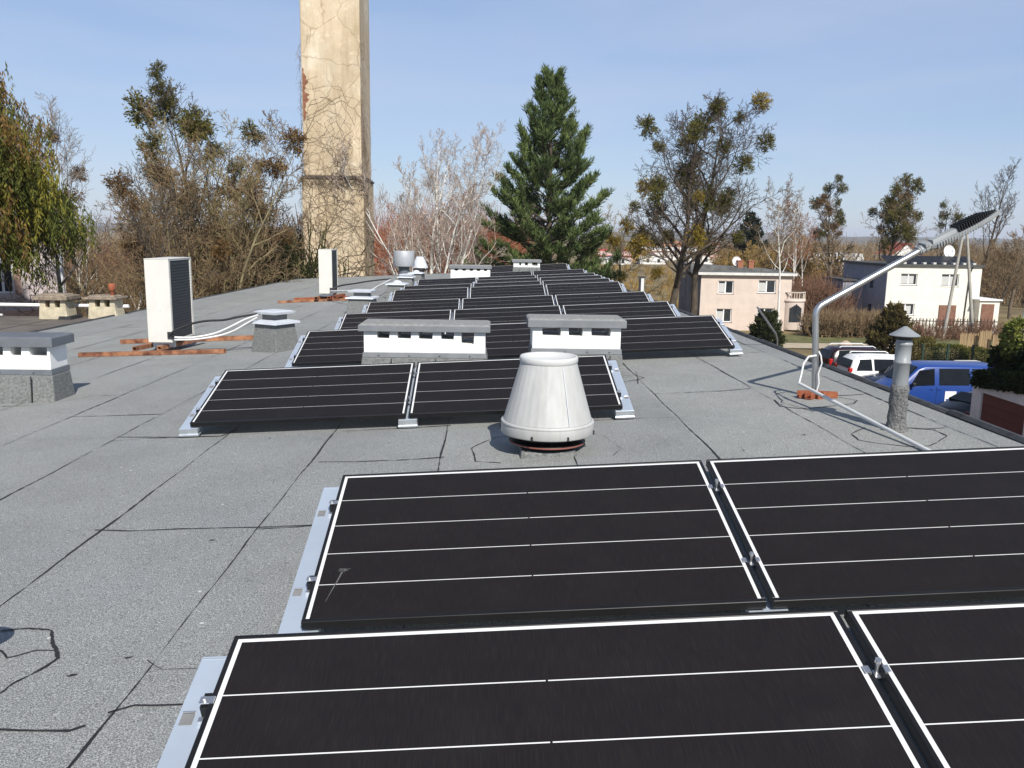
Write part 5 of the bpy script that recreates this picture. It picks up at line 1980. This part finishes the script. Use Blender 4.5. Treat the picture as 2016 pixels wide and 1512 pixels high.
# white outbuilding with a brown door
oy = 74
oa, ob = at(1929, 600, oy).x, at(1968, 600, oy).x
og = gz(oa, oy) - .1
out_ = thing('outbuilding', 'small white outbuilding with brown door right of white house', 'shed', (oa, oy, og))
oh = CAM_Z + (hz(1948) - 592) * oy / F_PX - og
mb = MB()
mb.box(0, ob - oa, 0, 4, 0, oh)
mb.build('wall', wmat, out_)
mb = MB()
mb.box((ob - oa) * .1, (ob - oa) * .72, -.08, -.002, .05, oh - .3)
mb.build('door', MATS['brown_door'], out_)
mb = MB()
mb.box(-.15, ob - oa + .15, -.2, 4.2, oh + .001, oh + .12)
mb.build('roof', frame_white, out_)

# white hall far behind between the houses
ha, hb = at(1590, 520, 130).x, at(1700, 520, 130).x
hall = thing('white_hall', 'long low white hall behind the slender birches', 'hall', (ha, 130, gz(ha, 130)))
zt = CAM_Z + (hz(1640) - 505) * 130 / F_PX - gz(ha, 130)
mb = MB()
mb.box(0, hb - ha, 0, 14, 0, zt)
mb.build('wall', M('hall_white', (.72, .73, .74), .8, var=.08), hall)
mb = MB()
for k in range(11):
    mb.box((hb - ha) * k / 11, (hb - ha) * (k + .7) / 11, -.1, 14.1, zt + .002, zt + .5)
mb.build('roof', M('hall_roof', (.55, .55, .54), .8, var=.2), hall)

# distant houses
def far_house(label, px, ytop, Y, w_, wall_c, roof_c, rot=0., d_=7, wh_=3.0):
    p = at(px, 520, Y)
    g_ = gz(p.x, Y) - .1
    zt_ = CAM_Z + (hz(px) - ytop) * Y / F_PX - g_
    t_ = thing('distant_house', label, 'house', (p.x, Y, g_), rot, group='far houses on the plain')
    eave = zt_ * .6
    mb = MB()
    mb.prism([(-w_ / 2, 0), (w_ / 2, 0), (w_ / 2, eave), (0, zt_ - .15), (-w_ / 2, eave)], 0, d_)
    mb.build('wall', M('far_wall_%d' % int(wall_c[0] * 100 + wall_c[2] * 10), wall_c, .9, var=.08), t_)
    mb = MB()
    for s in (-1, 1):
        mb.prism([(s * (w_ / 2 + .4), eave - .35), (0, zt_), (0, zt_ - .14), (s * (w_ / 2 + .4), eave - .5)], -.4, d_ + .4)
    mb.build('roof', M('far_roof_%d' % int(roof_c[0] * 100), roof_c, .9, var=.25, vs=.8), t_)
    mb = MB()
    for s in (-.25, .18):
        mb.box(s * w_, s * w_ + .9, -.04, -.002, eave * .35, eave * .35 + 1.1)
    mb.build('window', glass_dark, t_)
    return t_
wht_c, red_c, or_c, cream_c = (.7, .69, .66), (.30, .075, .055), (.33, .15, .08), (.6, .5, .36)
far_house('far white house with grey roof at the left of the meadow', 1213, 503, 262, 9, wht_c, (.16, .16, .16))
far_house('far house with a pinkish red roof above the meadow', 1238, 490, 285, 11, (.6, .42, .38), red_c, R(90), 11)
far_house('far cream house between the red roof and the mistletoe tree', 1265, 488, 290, 9, cream_c, or_c)
far_house('far white house just left of the mistletoe trunks', 1285, 500, 270, 8, wht_c, (.18, .17, .16))
far_house('far house with orange roof between the mistletoe trunks', 1330, 480, 330, 14, wht_c, or_c, R(90), 16)
far_house('far long white house right of the mistletoe trunks', 1368, 482, 340, 18, wht_c, or_c, R(90), 20)
far_house('far house with bright red roof right of mistletoe trunks', 1378, 496, 280, 9, wht_c, (.42, .06, .04))
far_house('far orange roofed house left of the small spruce', 1410, 477, 350, 14, cream_c, or_c, R(90), 18)
far_house('red roofed house with white gable behind white house', 1783, 478, 165, 9, wht_c, (.36, .08, .05))
far_house('far white house seen through the left birches', 217, 496, 190, 7, wht_c, or_c, R(90), 8)
far_house('far small white house below the left mistletoe tree', 433, 505, 180, 5, wht_c, (.3, .28, .25))
far_house('far orange roofed house left of the tower', 545, 492, 210, 13, cream_c, or_c, R(90), 16)
far_house('far orange roofed house seen between tower and pine', 762, 497, 230, 11, cream_c, or_c, R(90), 14)

# pink building at the left edge
PY = 38
bx1 = at(126, 520, PY).x
pg = gz(bx1, PY) - .1
PROT = R(32)
pkh = thing('pink_grey_house', 'pinkish grey house wall with white window reveal at the left edge', 'house', (bx1, PY, pg), PROT)
pkm = M('pink_grey_render', (.5, .435, .43), .9, var=.07, vs=1.1, detail=6)
wl = 12.0
zt = CAM_Z + (hz(100) - 462) * PY / F_PX - pg
def on_wall(px, py):
    r_ = ray(px, py)
    n_ = Vector((math.sin(PROT), -math.cos(PROT), 0))
    t_ = (Vector((bx1, PY, 0)) - Vector((0, 0, 0))).dot(n_) / r_.dot(n_)
    p_ = Vector((0, 0, CAM_Z)) + r_ * t_
    return (p_ - Vector((bx1, PY, 0))).dot(Vector((math.cos(PROT), math.sin(PROT), 0))), p_.z - pg
(wa, wd_), (wb_, wc) = on_wall(-22, 498), on_wall(30, 577)
mb = MB()
wall_w_holes(mb, -wl, 0, 0, zt, 0, .3, [(wa, wb_, wc, wd_)])
mb.box(-wl, -.001, .301, 9, 0, zt - .02)
mb.build('wall', pkm, pkh)
window(pkh, wa, wc, wb_ - wa, wd_ - wc, y=.22, curt=.3)
mb = MB()
mb.box(wb_ + .002, wb_ + .25, -.03, -.002, wc - .05, wd_ + .05)
mb.build('window_surround', M('salmon_render', (.55, .36, .28), .9), pkh)
mb = MB()
mb.box(-wl, .3, -.35, 9.3, zt + .001, zt + .28)
mb.build('roof', M('eaves_grey', (.3, .31, .32), .7, var=.15), pkh)
mb = MB()
mb.tube([(-.12, -.07, 0), (-.12, -.07, zt)], .06, 10)
mb.build('downpipe', zinc_pale, pkh)
mb = MB()
mb.box(-wl, -.3, -.05, -.002, 0, wc - .75)
mb.build('plinth', MATS['salmon_render'], pkh)

# white railing behind the brown wing
rail = thing('white_railing', 'white tubular railing along the far edge of the brown wing', 'railing', (-13, 21.25, -.7))
mb = MB()
zr = at(100, 601, 21.25).z + .7
mb.tube([(-6, 0, zr), (4.0, 0, zr)], .045, 8)
mb.build('top_rail', frame_white, rail)
for xx in (-5, -3.3, -1.6, .1, 1.8, 3.5):
    mb = MB()
    mb.tube([(xx, 0, -.02), (xx, 0, zr - .03)], .022, 6)
    mb.build('post', dark_metal, rail)
mb = MB()
mb.tube([(-2.6, -.25, zr - .1), (1.0, -.2, .05)], .025, 6)
mb.build('brace', frame_white, rail)

# ------------------------------------------------------------------ utility pole, fence, mats
up = thing('utility_pole', 'tall A shaped utility pole in front of the white house', 'pole', (at(1885, 640, 64).x, 64, gz(39, 64)))
bz = gz(39, 64)
mb = MB()
top = at(1899, 452, 64) - Vector(up.location)
mb.tube([at(1858, 650, 64) - Vector(up.location) - Vector((0, 0, .8)), top + Vector((-.06, 0, 0))], [.14, .1], 8)
mb.build('left_leg', M('pole_concrete', (.36, .34, .3), .9, var=.12), up)
mb = MB()
mb.tube([at(1918, 650, 64) - Vector(up.location) - Vector((0, 0, .8)), top + Vector((.16, 0, 0))], [.14, .1], 8)
mb.build('right_leg', MATS['pole_concrete'], up)

fn = thing('garden_fence', 'low white garden wall with dark pickets before the white house', 'fence', (at(1735, 650, 67.5).x, 67.5, gz(33, 67.5)))
fl = at(1965, 650, 67.5).x - at(1735, 650, 67.5).x
mb = MB()
mb.box(0, fl, 0, .2, -.2, .55)
mb.build('low_wall', wmat, fn)
mb = MB()
for k in range(int(fl / .28)):
    mb.box(k * .28, k * .28 + .06, .06, .1, .551, 1.45)
mb.box(0, fl, .101, .13, 1.2, 1.27)
mb.build('pickets', M('dark_pickets', (.06, .045, .04), .8), fn)

gf = thing('green_fence', 'dark green wire fence on posts behind the blue van', 'fence', (at(1815, 700, 44).x, 44, gz(22, 44)))
gl = 7.5
gm = M('green_fence_paint', (.015, .04, .025), .6)
for k in range(6):
    mb = MB()
    mb.box(k * 1.35, k * 1.35 + .09, 0, .09, -.1, 1.75)
    mb.build('post', gm, gf)
mb = MB()
for k in range(14):
    mb.box(0, gl - .7, .04, .046, .1 + k * .11, .108 + k * .11)
for k in range(60):
    mb.box(k * .11, k * .11 + .006, .047, .052, .08, 1.6)
mb.build('wire_mesh', gm, gf)

hedge_leaf = leafM('hedge_leaves', (.055, .07, .014), (.17, .16, .035), .4, 1.5)
def leaf_mound(name, label, x0, x1, y0, y1, z0, z1, n, seed, m, ln, wd, cat='hedge', rnd=.5, group=None, shear=None):
    rr = np.random.default_rng(seed)
    P = rr.uniform(-1, 1, (n * 3, 3))
    rad = (np.abs(P) ** (2 / rnd)).sum(1)
    bump_ = 1 + .22 * np.sin(P[:, 0] * 5 + seed) * np.cos(P[:, 1] * 4) + .12 * np.sin(P[:, 0] * 13) 
    P = P[(rad < bump_) & (rad > .35)][:n]
    C = np.stack([(x0 + x1) / 2 + P[:, 0] * (x1 - x0) / 2, (y0 + y1) / 2 + P[:, 1] * (y1 - y0) / 2, (z0 + z1) / 2 + P[:, 2] * (z1 - z0) / 2], 1)
    D = P + rr.normal(0, .8, P.shape)
    D /= np.linalg.norm(D, axis=1, keepdims=True)
    V, Fc = blade_cloud(C, D, ln * rr.uniform(.6, 1.3, len(C)), wd, rr)
    t_ = thing(name, label, cat, ((x0 + x1) / 2, (y0 + y1) / 2, z0), 0, group)
    if shear:
        V[:, 2] += shear[0] * (shear[1] - V[:, 1])
    V = V - np.array([(x0 + x1) / 2, (y0 + y1) / 2, z0])
    np_mesh('foliage', V, Fc, m, t_)
    lines = []
    for k in range(26):
        a = rr.uniform(-.4, .4, 2)
        lines.append((np.array([[a[0] * (x1 - x0) * .5, a[1] * (y1 - y0) * .5, 0], [a[0] * (x1 - x0) * .8, a[1] * (y1 - y0) * .8, (z1 - z0) * .45], [a[0] * (x1 - x0), a[1] * (y1 - y0), (z1 - z0) * .8]]), np.array([.03, .02, .01])))
    V, Fc = tubes_np(lines, 4)
    np_mesh('stems', V, Fc, bark_mid, t_)
    return t_
q = at(1860, 700, 45.5)
gq = gz(q.x, 45.5)
leaf_mound('hedge', 'clipped yellow green hedge behind the green wire fence', at(1838, 700, 45.5).x, at(1896, 700, 45.5).x, 45, 46, gq, gq + 1.55, 5000, 61, hedge_leaf, .13, .06, rnd=.25)
leaf_mound('shrub', 'loose olive shrub left of the clipped hedge', at(1795, 700, 46).x, at(1836, 700, 46).x, 45.2, 46.8, gq, gq + 1.9, 3500, 62, leafM('olive_shrub', (.08, .075, .02), (.2, .16, .05), .4, 1.5), .13, .05, 'shrub', .6)
leaf_mound('shrub', 'yellow green shrub right of the clipped hedge', at(1900, 700, 45.5).x, at(1950, 700, 45.5).x, 45, 46.6, gq, gq + 1.4, 3500, 63, hedge_leaf, .13, .06, 'shrub', .6)
reed = M('reed_mat', (.34, .24, .13), .95, col2=(.46, .34, .2), vs=7, stretch=(6, 6, .5), detail=6, island=.1)
for k, (a, b, y_, yt, lab) in enumerate(((1888, 1924, 54, 656, 'left panel of tan reed screen behind the hedge'), (1926, 1950, 53.6, 651, 'narrow tallest middle panel of the tan reed screen'), (1952, 1990, 53.2, 660, 'right panel of tan reed screen beside the ivy'))):
    xa, xb = at(a, 690, y_).x, at(b, 690, y_).x
    g_ = gz(xa, y_) - .1
    zt_ = CAM_Z + (hz(a) - yt) * y_ / F_PX - g_
    mb = MB()
    nst = int((xb - xa) / .028)
    for s in range(nst):
        mb.tube([(xa + s * .028, y_ + rng.uniform(-.01, .01), g_), (xa + s * .028 + rng.uniform(-.02, .02), y_, g_ + zt_ + rng.uniform(-.1, .04))], .017, 4, caps=False)
    tag(mb.build('reed_screen', reed), lab, 'screen', 'reed screens')

# heap of sand
mb = MB()
p = at(1665, 676, 54)
mb.lathe([(1.15, 0), (.9, .22), (.6, .5), (.3, .78), (.1, .9), (0, .92)], (0, 0, 0), 18, wob=.06)
o = mb.build('sand_heap', M('heap_sand', (.45, .34, .25), .95, var=.15, vs=3, bump=.4))
o.location = (p.x, 54, gz(p.x, 54))
tag(o, 'small pointed heap of pinkish sand behind the parked cars', 'sand heap')

# ------------------------------------------------------------------ garage with ivy
gy0, gy1 = 18.0, 28.25
gx = at(1911, 800, gy1).x
def on_garage(px, py):
    r_ = ray(px, py)
    return Vector((0, 0, CAM_Z)) + r_ * (gx / r_.x)
gg = -5.5
gar = thing('garage', 'pink plastered garage with dark red door under ivy', 'garage', (gx, gy1, gg))
gpk = M('garage_pink', (.76, .66, .62), .9, var=.14, vs=1.2, detail=7)
zg = on_garage(1915, 757).z - gg
dy0, dy1 = on_garage(1930, 800).y - gy1, on_garage(2012, 862).y - gy1
dzt = on_garage(1932, 772).z - gg
mb = MB()
# wall facing -X with a door opening
slp = .125                                   # the parapet rises towards the near end
mb.prism([(dy0, 0), (0, 0), (0, zg), (dy0, zg - slp * dy0)], 0, .25, axis='x')
mb.prism([(gy0 - gy1, 0), (dy1, 0), (dy1, zg - slp * dy1), (gy0 - gy1, zg - slp * (gy0 - gy1))], 0, .25, axis='x')
mb.prism([(dy1 + .001, dzt), (dy0 - .001, dzt), (dy0 - .001, zg - slp * dy0), (dy1 + .001, zg - slp * dy1)], 0, .25, axis='x')
mb.box(.251, 6, -.3, 0, 0, zg)
mb.box(.251, 6, gy0 - gy1, gy0 - gy1 + .3, 0, zg)
mb.box(5.7, 6, gy0 - gy1 + .301, -.301, 0, zg)
mb.build('wall', gpk, gar)
mb = MB()
mb.prism([(gy0 - gy1 - .1, zg - slp * (gy0 - gy1) + .002), (.12, zg + .002), (.12, zg + .12), (gy0 - gy1 - .1, zg - slp * (gy0 - gy1) + .12)], -.06, 6.1, axis='x')
mb.build('roof', felt_dark, gar)
mb = MB()
mb.box(.06, .11, dy1 + .003, dy0 - .003, 0.02, dzt - .002)
for k in range(6):
    zz = .05 + (dzt - .1) * k / 6
    mb.box(.05, .059, dy1 + .02, dy0 - .02, zz, zz + (dzt - .1) / 6 - .02)
door = mb.build('door', M('oxblood_paint', (.14, .032, .024), .55, var=.12, vs=2), gar)
mb = MB()
hy = (dy0 + dy1) / 2
mb.box(.02, .049, hy - .14, hy + .14, .95, 1.02)
mb.build('handle', zinc, door)
ivl = leafM('ivy_leaves', (.008, .016, .005), (.04, .055, .014), .6, 1.2)
leaf_mound('ivy', 'dark mound of ivy covering the garage roof', gx + .05, gx + 5.6, 22.5, 28.4, gg + zg + .05, gg + zg + 1.55, 26000, 71, ivl, .17, .11, 'ivy', .5, shear=(.125, gy1))
leaf_mound('ivy_fringe', 'ragged ivy fringe trailing over the garage wall top', gx - .16, gx + .5, 20, 28.4, gg + zg - .06, gg + zg + .5, 9000, 73, ivl, .13, .09, 'ivy', .35, shear=(.125, gy1))
leaf_mound('shrub', 'bright yellow green leafy shrub at the right picture edge', at(1993, 650, 26.5).x, at(2060, 650, 26.5).x, 26, 27.4, at(2000, 712, 26.5).z, at(2000, 632, 26.5).z, 3000, 74, leafM('bright_leaves', (.11, .14, .03), (.33, .34, .08), .4, 2), .15, .07, 'shrub', .7)
wp = at(2012, 560, 40)
col = thing('white_gable', 'narrow white house wall cut by the right picture edge', 'house', (at(2008, 640, 40).x, 40, gz(24, 40)))
mb = MB()
zc = CAM_Z + (hz(2010) - 545) * 40 / F_PX - gz(24, 40)
mb.prism([(0, 0), (2.2, 0), (2.2, zc), (.22, zc)], 0, .12)
mb.build('wall', wmat, col)

# ------------------------------------------------------------------ cars
tyre = M('tyre', (.015, .015, .016), .8)
rimm = M('alloy_rim', (.45, .46, .47), .35, metal=.7)
cglass = M('car_glass', (.010, .012, .015), .08, var=.2, spec=.22)
redl = M('tail_lamp_red', (.45, .015, .012), .3)
clearl = M('clear_lamp', (.7, .7, .7), .15)
blackp = M('black_trim', (.018, .018, .02), .5)

def car(name, label, loc, rot, paint, st, wins_, wheels, hw_, extra=None, rails=None, group='cars parked behind the building', cat='car', tail=None, glass_ends=None, plate=None):
    """st: stations along length: (x, z_low, z_belt, z_roof, half width low, half width at roof)
       front of the car is at +x"""
    t_ = thing(name, label, cat, loc, rot, group)
    V, Fc = [], []
    for (x, zl, zb_, zr_, wl_, wr_) in st:
        ring = [(-wl_ * .93, zl), (-wl_, zl + (zb_ - zl) * .35), (-wl_ * .985, zb_), (-wr_, zr_ - .07), (-wr_ * .8, zr_ - .005), (0, zr_ + .015)]
        ring = ring + [(-y_, z_) for y_, z_ in reversed(ring[:-1])]
        V += [(x, y_, z_) for y_, z_ in ring]
    n_ = 11
    mb = MB()
    fs = []
    for i in range(len(st) - 1):
        for k in range(n_ - 1):
            fs.append((i * n_ + k, (i + 1) * n_ + k, (i + 1) * n_ + k + 1, i * n_ + k + 1))
        fs.append((i * n_ + n_ - 1, (i + 1) * n_ + n_ - 1, (i + 1) * n_, i * n_))
    fs.append(tuple(range(n_)))
    fs.append(tuple(reversed(range((len(st) - 1) * n_, len(st) * n_))))
    mb.add(V, fs, 0, True)
    o = mb.build('body', paint, t_)
    md = o.modifiers.new('bevel', 'BEVEL'); md.width = .035; md.segments = 2; md.limit_method = 'ANGLE'; md.angle_limit = R(25)
    def sec(x):
        for a, b in zip(st[:-1], st[1:]):
            if a[0] <= x <= b[0]:
                f = (x - a[0]) / (b[0] - a[0] + 1e-9)
                return [a[k] + (b[k] - a[k]) * f for k in range(6)]
        return list(st[0] if x < st[0][0] else st[-1])
    def side_pt(x, f, s, out=.012):
        """f 0 at belt .. 1 at roof edge"""
        q_ = sec(x)
        y_ = q_[4] * .985 + (q_[5] - q_[4] * .985) * f
        z_ = q_[2] + (q_[3] - .07 - q_[2]) * f
        return (x, s * (y_ + out), z_)
    for s in (-1, 1):
        for (xb0, xb1, xt0, xt1) in wins_:
            mw = MB()
            a = side_pt(xb0, .06, s); b_ = side_pt(xb1, .06, s); c_ = side_pt(xt1, .92, s); d_ = side_pt(xt0, .92, s)
            mid = lambda p_, q_: tuple((u + v) / 2 for u, v in zip(p_, q_))
            inn = [(p_[0], p_[1] - s * .03, p_[2]) for p_ in (a, b_, c_, d_)]
            mw.add([a, b_, c_, d_] + inn, [(0, 1, 2, 3), (4, 7, 6, 5), (0, 4, 5, 1), (1, 5, 6, 2), (2, 6, 7, 3), (3, 7, 4, 0)])
            mw.build('side_window', cglass, t_)
    for (xa, za, xb_, zb2, w1, w2) in (glass_ends or []):
        mw = MB()
        dx, dz = (zb2 - za), -(xb_ - xa)
        l_ = math.hypot(dx, dz)
        sg = 1 if xa > 0 else -1
        ox, oz = abs(dx) / l_ * .02 * sg, abs(dz) / l_ * .02
        ox, oz = ox * 1.6, oz * 1.6
        P_ = [(xa + ox, -w1, za + oz), (xa + ox, w1, za + oz), (xb_ + ox, w2, zb2 + oz), (xb_ + ox, -w2, zb2 + oz)]
        Q_ = [(p_[0] - ox * 2, p_[1], p_[2] - oz * 2) for p_ in P_]
        mw.add(P_ + Q_, [(0, 1, 2, 3), (4, 7, 6, 5), (0, 4, 5, 1), (1, 5, 6, 2), (2, 6, 7, 3), (3, 7, 4, 0)])
        mw.build('windscreen' if xa > 0 else 'rear_window', cglass, t_)
    for x in wheels[:2]:
        for s in (-1, 1):
            rw = wheels[2]
            mt = MB()
            mt.lathe([(rw * .62, -.11), (rw * .95, -.11), (rw, -.08), (rw, .08), (rw * .95, .11), (rw * .62, .11)], n=24)
            wo = mt.build('wheel', tyre, t_)
            wo.location = (x, s * (hw_ - .09), rw)
            wo.rotation_euler = (R(90), 0, 0)
            mr_ = MB()
            mr_.lathe([(rw * .63, -.10), (rw * .6, -.07), (rw * .2, -.09), (0, -.09)], n=24)
            mr_.lathe([(rw * .63, .10), (rw * .6, .07), (rw * .2, .09), (0, .09)], n=24)
            mr_.build('rim', rimm, wo)
            ma_ = MB()
            ma_.lathe([(rw * 1.16, 0), (rw * 1.18, .0), (rw * 1.18, .01), (rw * 1.02, .01), (rw * 1.02, 0)], n=24)
            ao = ma_.build('wheel_arch', blackp, t_)
            ao.location = (x, s * (hw_ + .004), rw)
            ao.rotation_euler = (R(-90 * s), 0, 0)
    if rails:
        for s in (-1, 1):
            mb = MB()
            x0_, x1_, z_, y_ = rails
            mb.tube([(x0_, s * y_, z_ - .06), (x0_ + .12, s * y_, z_), (x1_ - .15, s * y_, z_), (x1_, s * y_, z_ - .08)], .022, 8)
            mb.build('roof_rail', frame_white if 'white' in label or 'maroon' in label else blackp, t_)
    for (x, y_, z_, a, b_, c_, m_, nm) in (tail or []):
        for s in (-1, 1):
            mb = MB()
            mb.box(x - a / 2, x + a / 2, s * y_ - b_ / 2, s * y_ + b_ / 2, z_ - c_ / 2, z_ + c_ / 2)
            mb.build(nm, m_, t_, bevel=.02)
    if plate:
        mb = MB()
        mb.box(plate[0] - .01, plate[0] + .01, -.26, .26, plate[1], plate[1] + .11)
        mb.build('number_plate', frame_white, t_)
    for s in (-1, 1):
        mb = MB()
        q_ = sec(wheels[0] * .45 + .2)
        mb.box(0, .14, s * (hw_ + .02) if s > 0 else s * (hw_ + .2), s * (hw_ + .2) if s > 0 else s * (hw_ + .02), 0, .15)
        mo = mb.build('door_mirror', blackp, t_, bevel=.03)
        mo.location = (wheels[3] if len(wheels) > 3 else .9, 0, q_[2] + .02)
    return t_

paint = lambda n_, c, r_=.25, s_=.6: M(n_, c, r_, var=.03, spec=s_)
suv = [(-2.25, .45, .85, .95, .78, .7), (-2.2, .35, .98, 1.15, .88, .72), (-2.05, .32, 1.02, 1.5, .91, .68), (-1.8, .3, 1.03, 1.67, .92, .66), (-.9, .28, 1.02, 1.71, .93, .67),
       (.1, .28, 1.0, 1.69, .93, .66), (.45, .28, .99, 1.55, .93, .68), (1.05, .28, .98, 1.12, .92, .74), (1.25, .28, .97, 1.06, .91, .78), (2.0, .3, .9, .97, .87, .7), (2.25, .38, .75, .82, .76, .6)]
suv_w = [(-1.95, -1.2, -1.75, -1.2), (-1.1, -.15, -1.1, -.15), (-.05, .85, -.05, .3)]
suv_ends = [(-2.215, 1.13, -2.06, 1.52, .68, .60), (1.06, 1.13, .46, 1.56, .70, .6)]
def cpos(px, Y):
    p = at(px, 720, Y)
    return (p.x, Y, gz(p.x, Y) + .004)
car('parked_car', 'white estate car with roof rails showing its red tail lamp', cpos(1750, 39.3), R(1), paint('car_white', (.78, .78, .77)), suv, suv_w, (1.4, -1.38, .34, .75), .93,
    rails=(-1.7, .2, 1.77, .58), tail=[(-2.2, .76, 1.0, .16, .2, .34, redl, 'tail_lamp'), (2.14, .66, .78, .2, .3, .14, clearl, 'headlight')], glass_ends=suv_ends, plate=(-2.26, .72))
car('parked_car', 'dark maroon car with silver roof rails behind the lamp pole', cpos(1702, 43.0), R(3), paint('car_maroon', (.02, .008, .011)), suv, suv_w, (1.4, -1.38, .34, .75), .93,
    rails=(-1.7, .2, 1.77, .58), tail=[(-2.2, .76, 1.0, .16, .2, .3, redl, 'tail_lamp'), (2.14, .66, .78, .2, .3, .14, clearl, 'headlight')], glass_ends=suv_ends, plate=(-2.26, .72))
sed = [(-2.25, .45, .85, .95, .76, .68), (-2.1, .34, .92, 1.02, .86, .7), (-1.55, .3, .95, 1.2, .89, .66), (-1.0, .28, .95, 1.42, .9, .62), (-.2, .26, .94, 1.47, .9, .62), (.45, .26, .93, 1.36, .9, .63),
       (1.15, .26, .92, 1.0, .89, .74), (1.3, .26, .9, .97, .88, .76), (2.0, .3, .82, .88, .84, .7), (2.2, .38, .7, .76, .74, .6)]
sed_w = [(-1.4, -.75, -1.0, -.75), (-.68, .2, -.68, .2), (.28, .95, .28, .42)]
sed_ends = [(-1.58, 1.2, -1.02, 1.43, .6, .54), (1.16, 1.0, .46, 1.38, .70, .56)]
car('parked_car', 'dark blue saloon car half hidden behind the blue van', cpos(1795, 37.6), R(186), paint('car_navy', (.02, .03, .06)), sed, sed_w, (1.4, -1.35, .32, .75), .9,
    tail=[(-2.16, .7, .86, .12, .24, .14, redl, 'tail_lamp'), (2.1, .64, .72, .16, .3, .14, clearl, 'headlight')], glass_ends=sed_ends, plate=(-2.26, .6))
car('parked_car', 'black hatchback with number plate parked left of the garage', cpos(1962, 30.6), R(22), paint('car_black', (.012, .012, .014)), sed, sed_w, (1.4, -1.35, .32, .75), .9,
    tail=[(-2.12, .7, .9, .16, .26, .16, M('dark_tail_lamp', (.12, .012, .012), .3), 'tail_lamp'), (2.1, .64, .72, .16, .3, .14, clearl, 'headlight')], glass_ends=sed_ends, plate=(-2.27, .62))
van = [(-2.4, .4, 1.05, 1.3, .88, .8), (-2.38, .3, 1.1, 1.88, .94, .8), (-2.2, .28, 1.12, 1.95, .95, .79), (-.5, .28, 1.12, 1.97, .95, .79), (.85, .28, 1.11, 1.96, .95, .79), (1.15, .28, 1.1, 1.86, .95, .79),
       (1.75, .28, 1.08, 1.28, .94, .8), (1.95, .28, 1.05, 1.15, .93, .82), (2.35, .32, .9, .98, .88, .74), (2.45, .4, .75, .82, .8, .66)]
van_w = [(-2.15, -1.1, -2.1, -1.1), (-.98, .28, -.98, .28), (.48, 1.5, .48, 1.1)]
van_ends = [(-2.4, 1.3, -2.385, 1.8, .74, .7), (1.77, 1.28, 1.16, 1.88, .76, .70)]
vb = cpos(1842, 34.6)
tv = car('parked_van', 'bright blue passenger van parked side on right of the vent pipe', vb, R(181), paint('van_blue', (.018, .056, .245), .3), van, van_w, (1.5, -1.4, .33, 1.35), .95,
         tail=[(-2.4, .84, 1.0, .06, .14, .5, redl, 'tail_lamp'), (2.35, .68, .8, .14, .3, .2, clearl, 'headlight')], glass_ends=van_ends, cat='van')
mb = MB()
mb.box(-.45, .02, .953, .962, .50, .92)
so = mb.build('door_poster', frame_white, tv)
mb = MB()
mb.box(-.40, -.03, .9625, .965, .54, .60)
mb.build('blue_strip', paint('van_blue', (0, 0, 0)), so)
for s in (1,):
    for xx in (.2, .52):
        mb = MB()
        mb.box(xx, xx + .13, .955, .975, .98, 1.01)
        mb.build('door_handle', paint('van_blue', (0, 0, 0)), tv)
    mb = MB()
    for xx in (-1.05, .38, 1.55):
        mb.box(xx, xx + .008, .950, .956, .4, 1.1)
    mb.build('door_gap', blackp, tv)
tw = car('parked_car', 'white car with a pale bar across its roof behind the blue van', cpos(1893, 38.3), R(183), paint('car_white', (0, 0, 0)), sed, sed_w, (1.4, -1.35, .32, .75), .9,
         tail=[(-2.16, .7, .86, .12, .24, .14, redl, 'tail_lamp'), (2.1, .64, .72, .16, .3, .14, clearl, 'headlight')], glass_ends=sed_ends, plate=(-2.26, .6))
mb = MB()
mb.box(-.8, .3, -.2, .2, 1.50, 1.58)
mb.build('light_bar', M('cream_bar', (.62, .58, .48), .5), tw, bevel=.03)

# ------------------------------------------------------------------ air between the roof and the far hills
hm = bpy.data.materials.new('pale_air')
hm.use_nodes = True
ht = hm.node_tree
ht.nodes.remove(ht.nodes['Principled BSDF'])
pv = ht.nodes.new('ShaderNodeVolumePrincipled')
pv.inputs['Color'].default_value = (.82, .88, 1, 1)
pv.inputs['Density'].default_value = .00016
ht.links.new(pv.outputs['Volume'], ht.nodes['Material Output'].inputs['Volume'])
mb = MB()
mb.box(-4100, 4100, -80, 6100, -10, 60)
tag(mb.build('haze', hm), kind='stuff')
scene.cycles.volume_bounces = 0
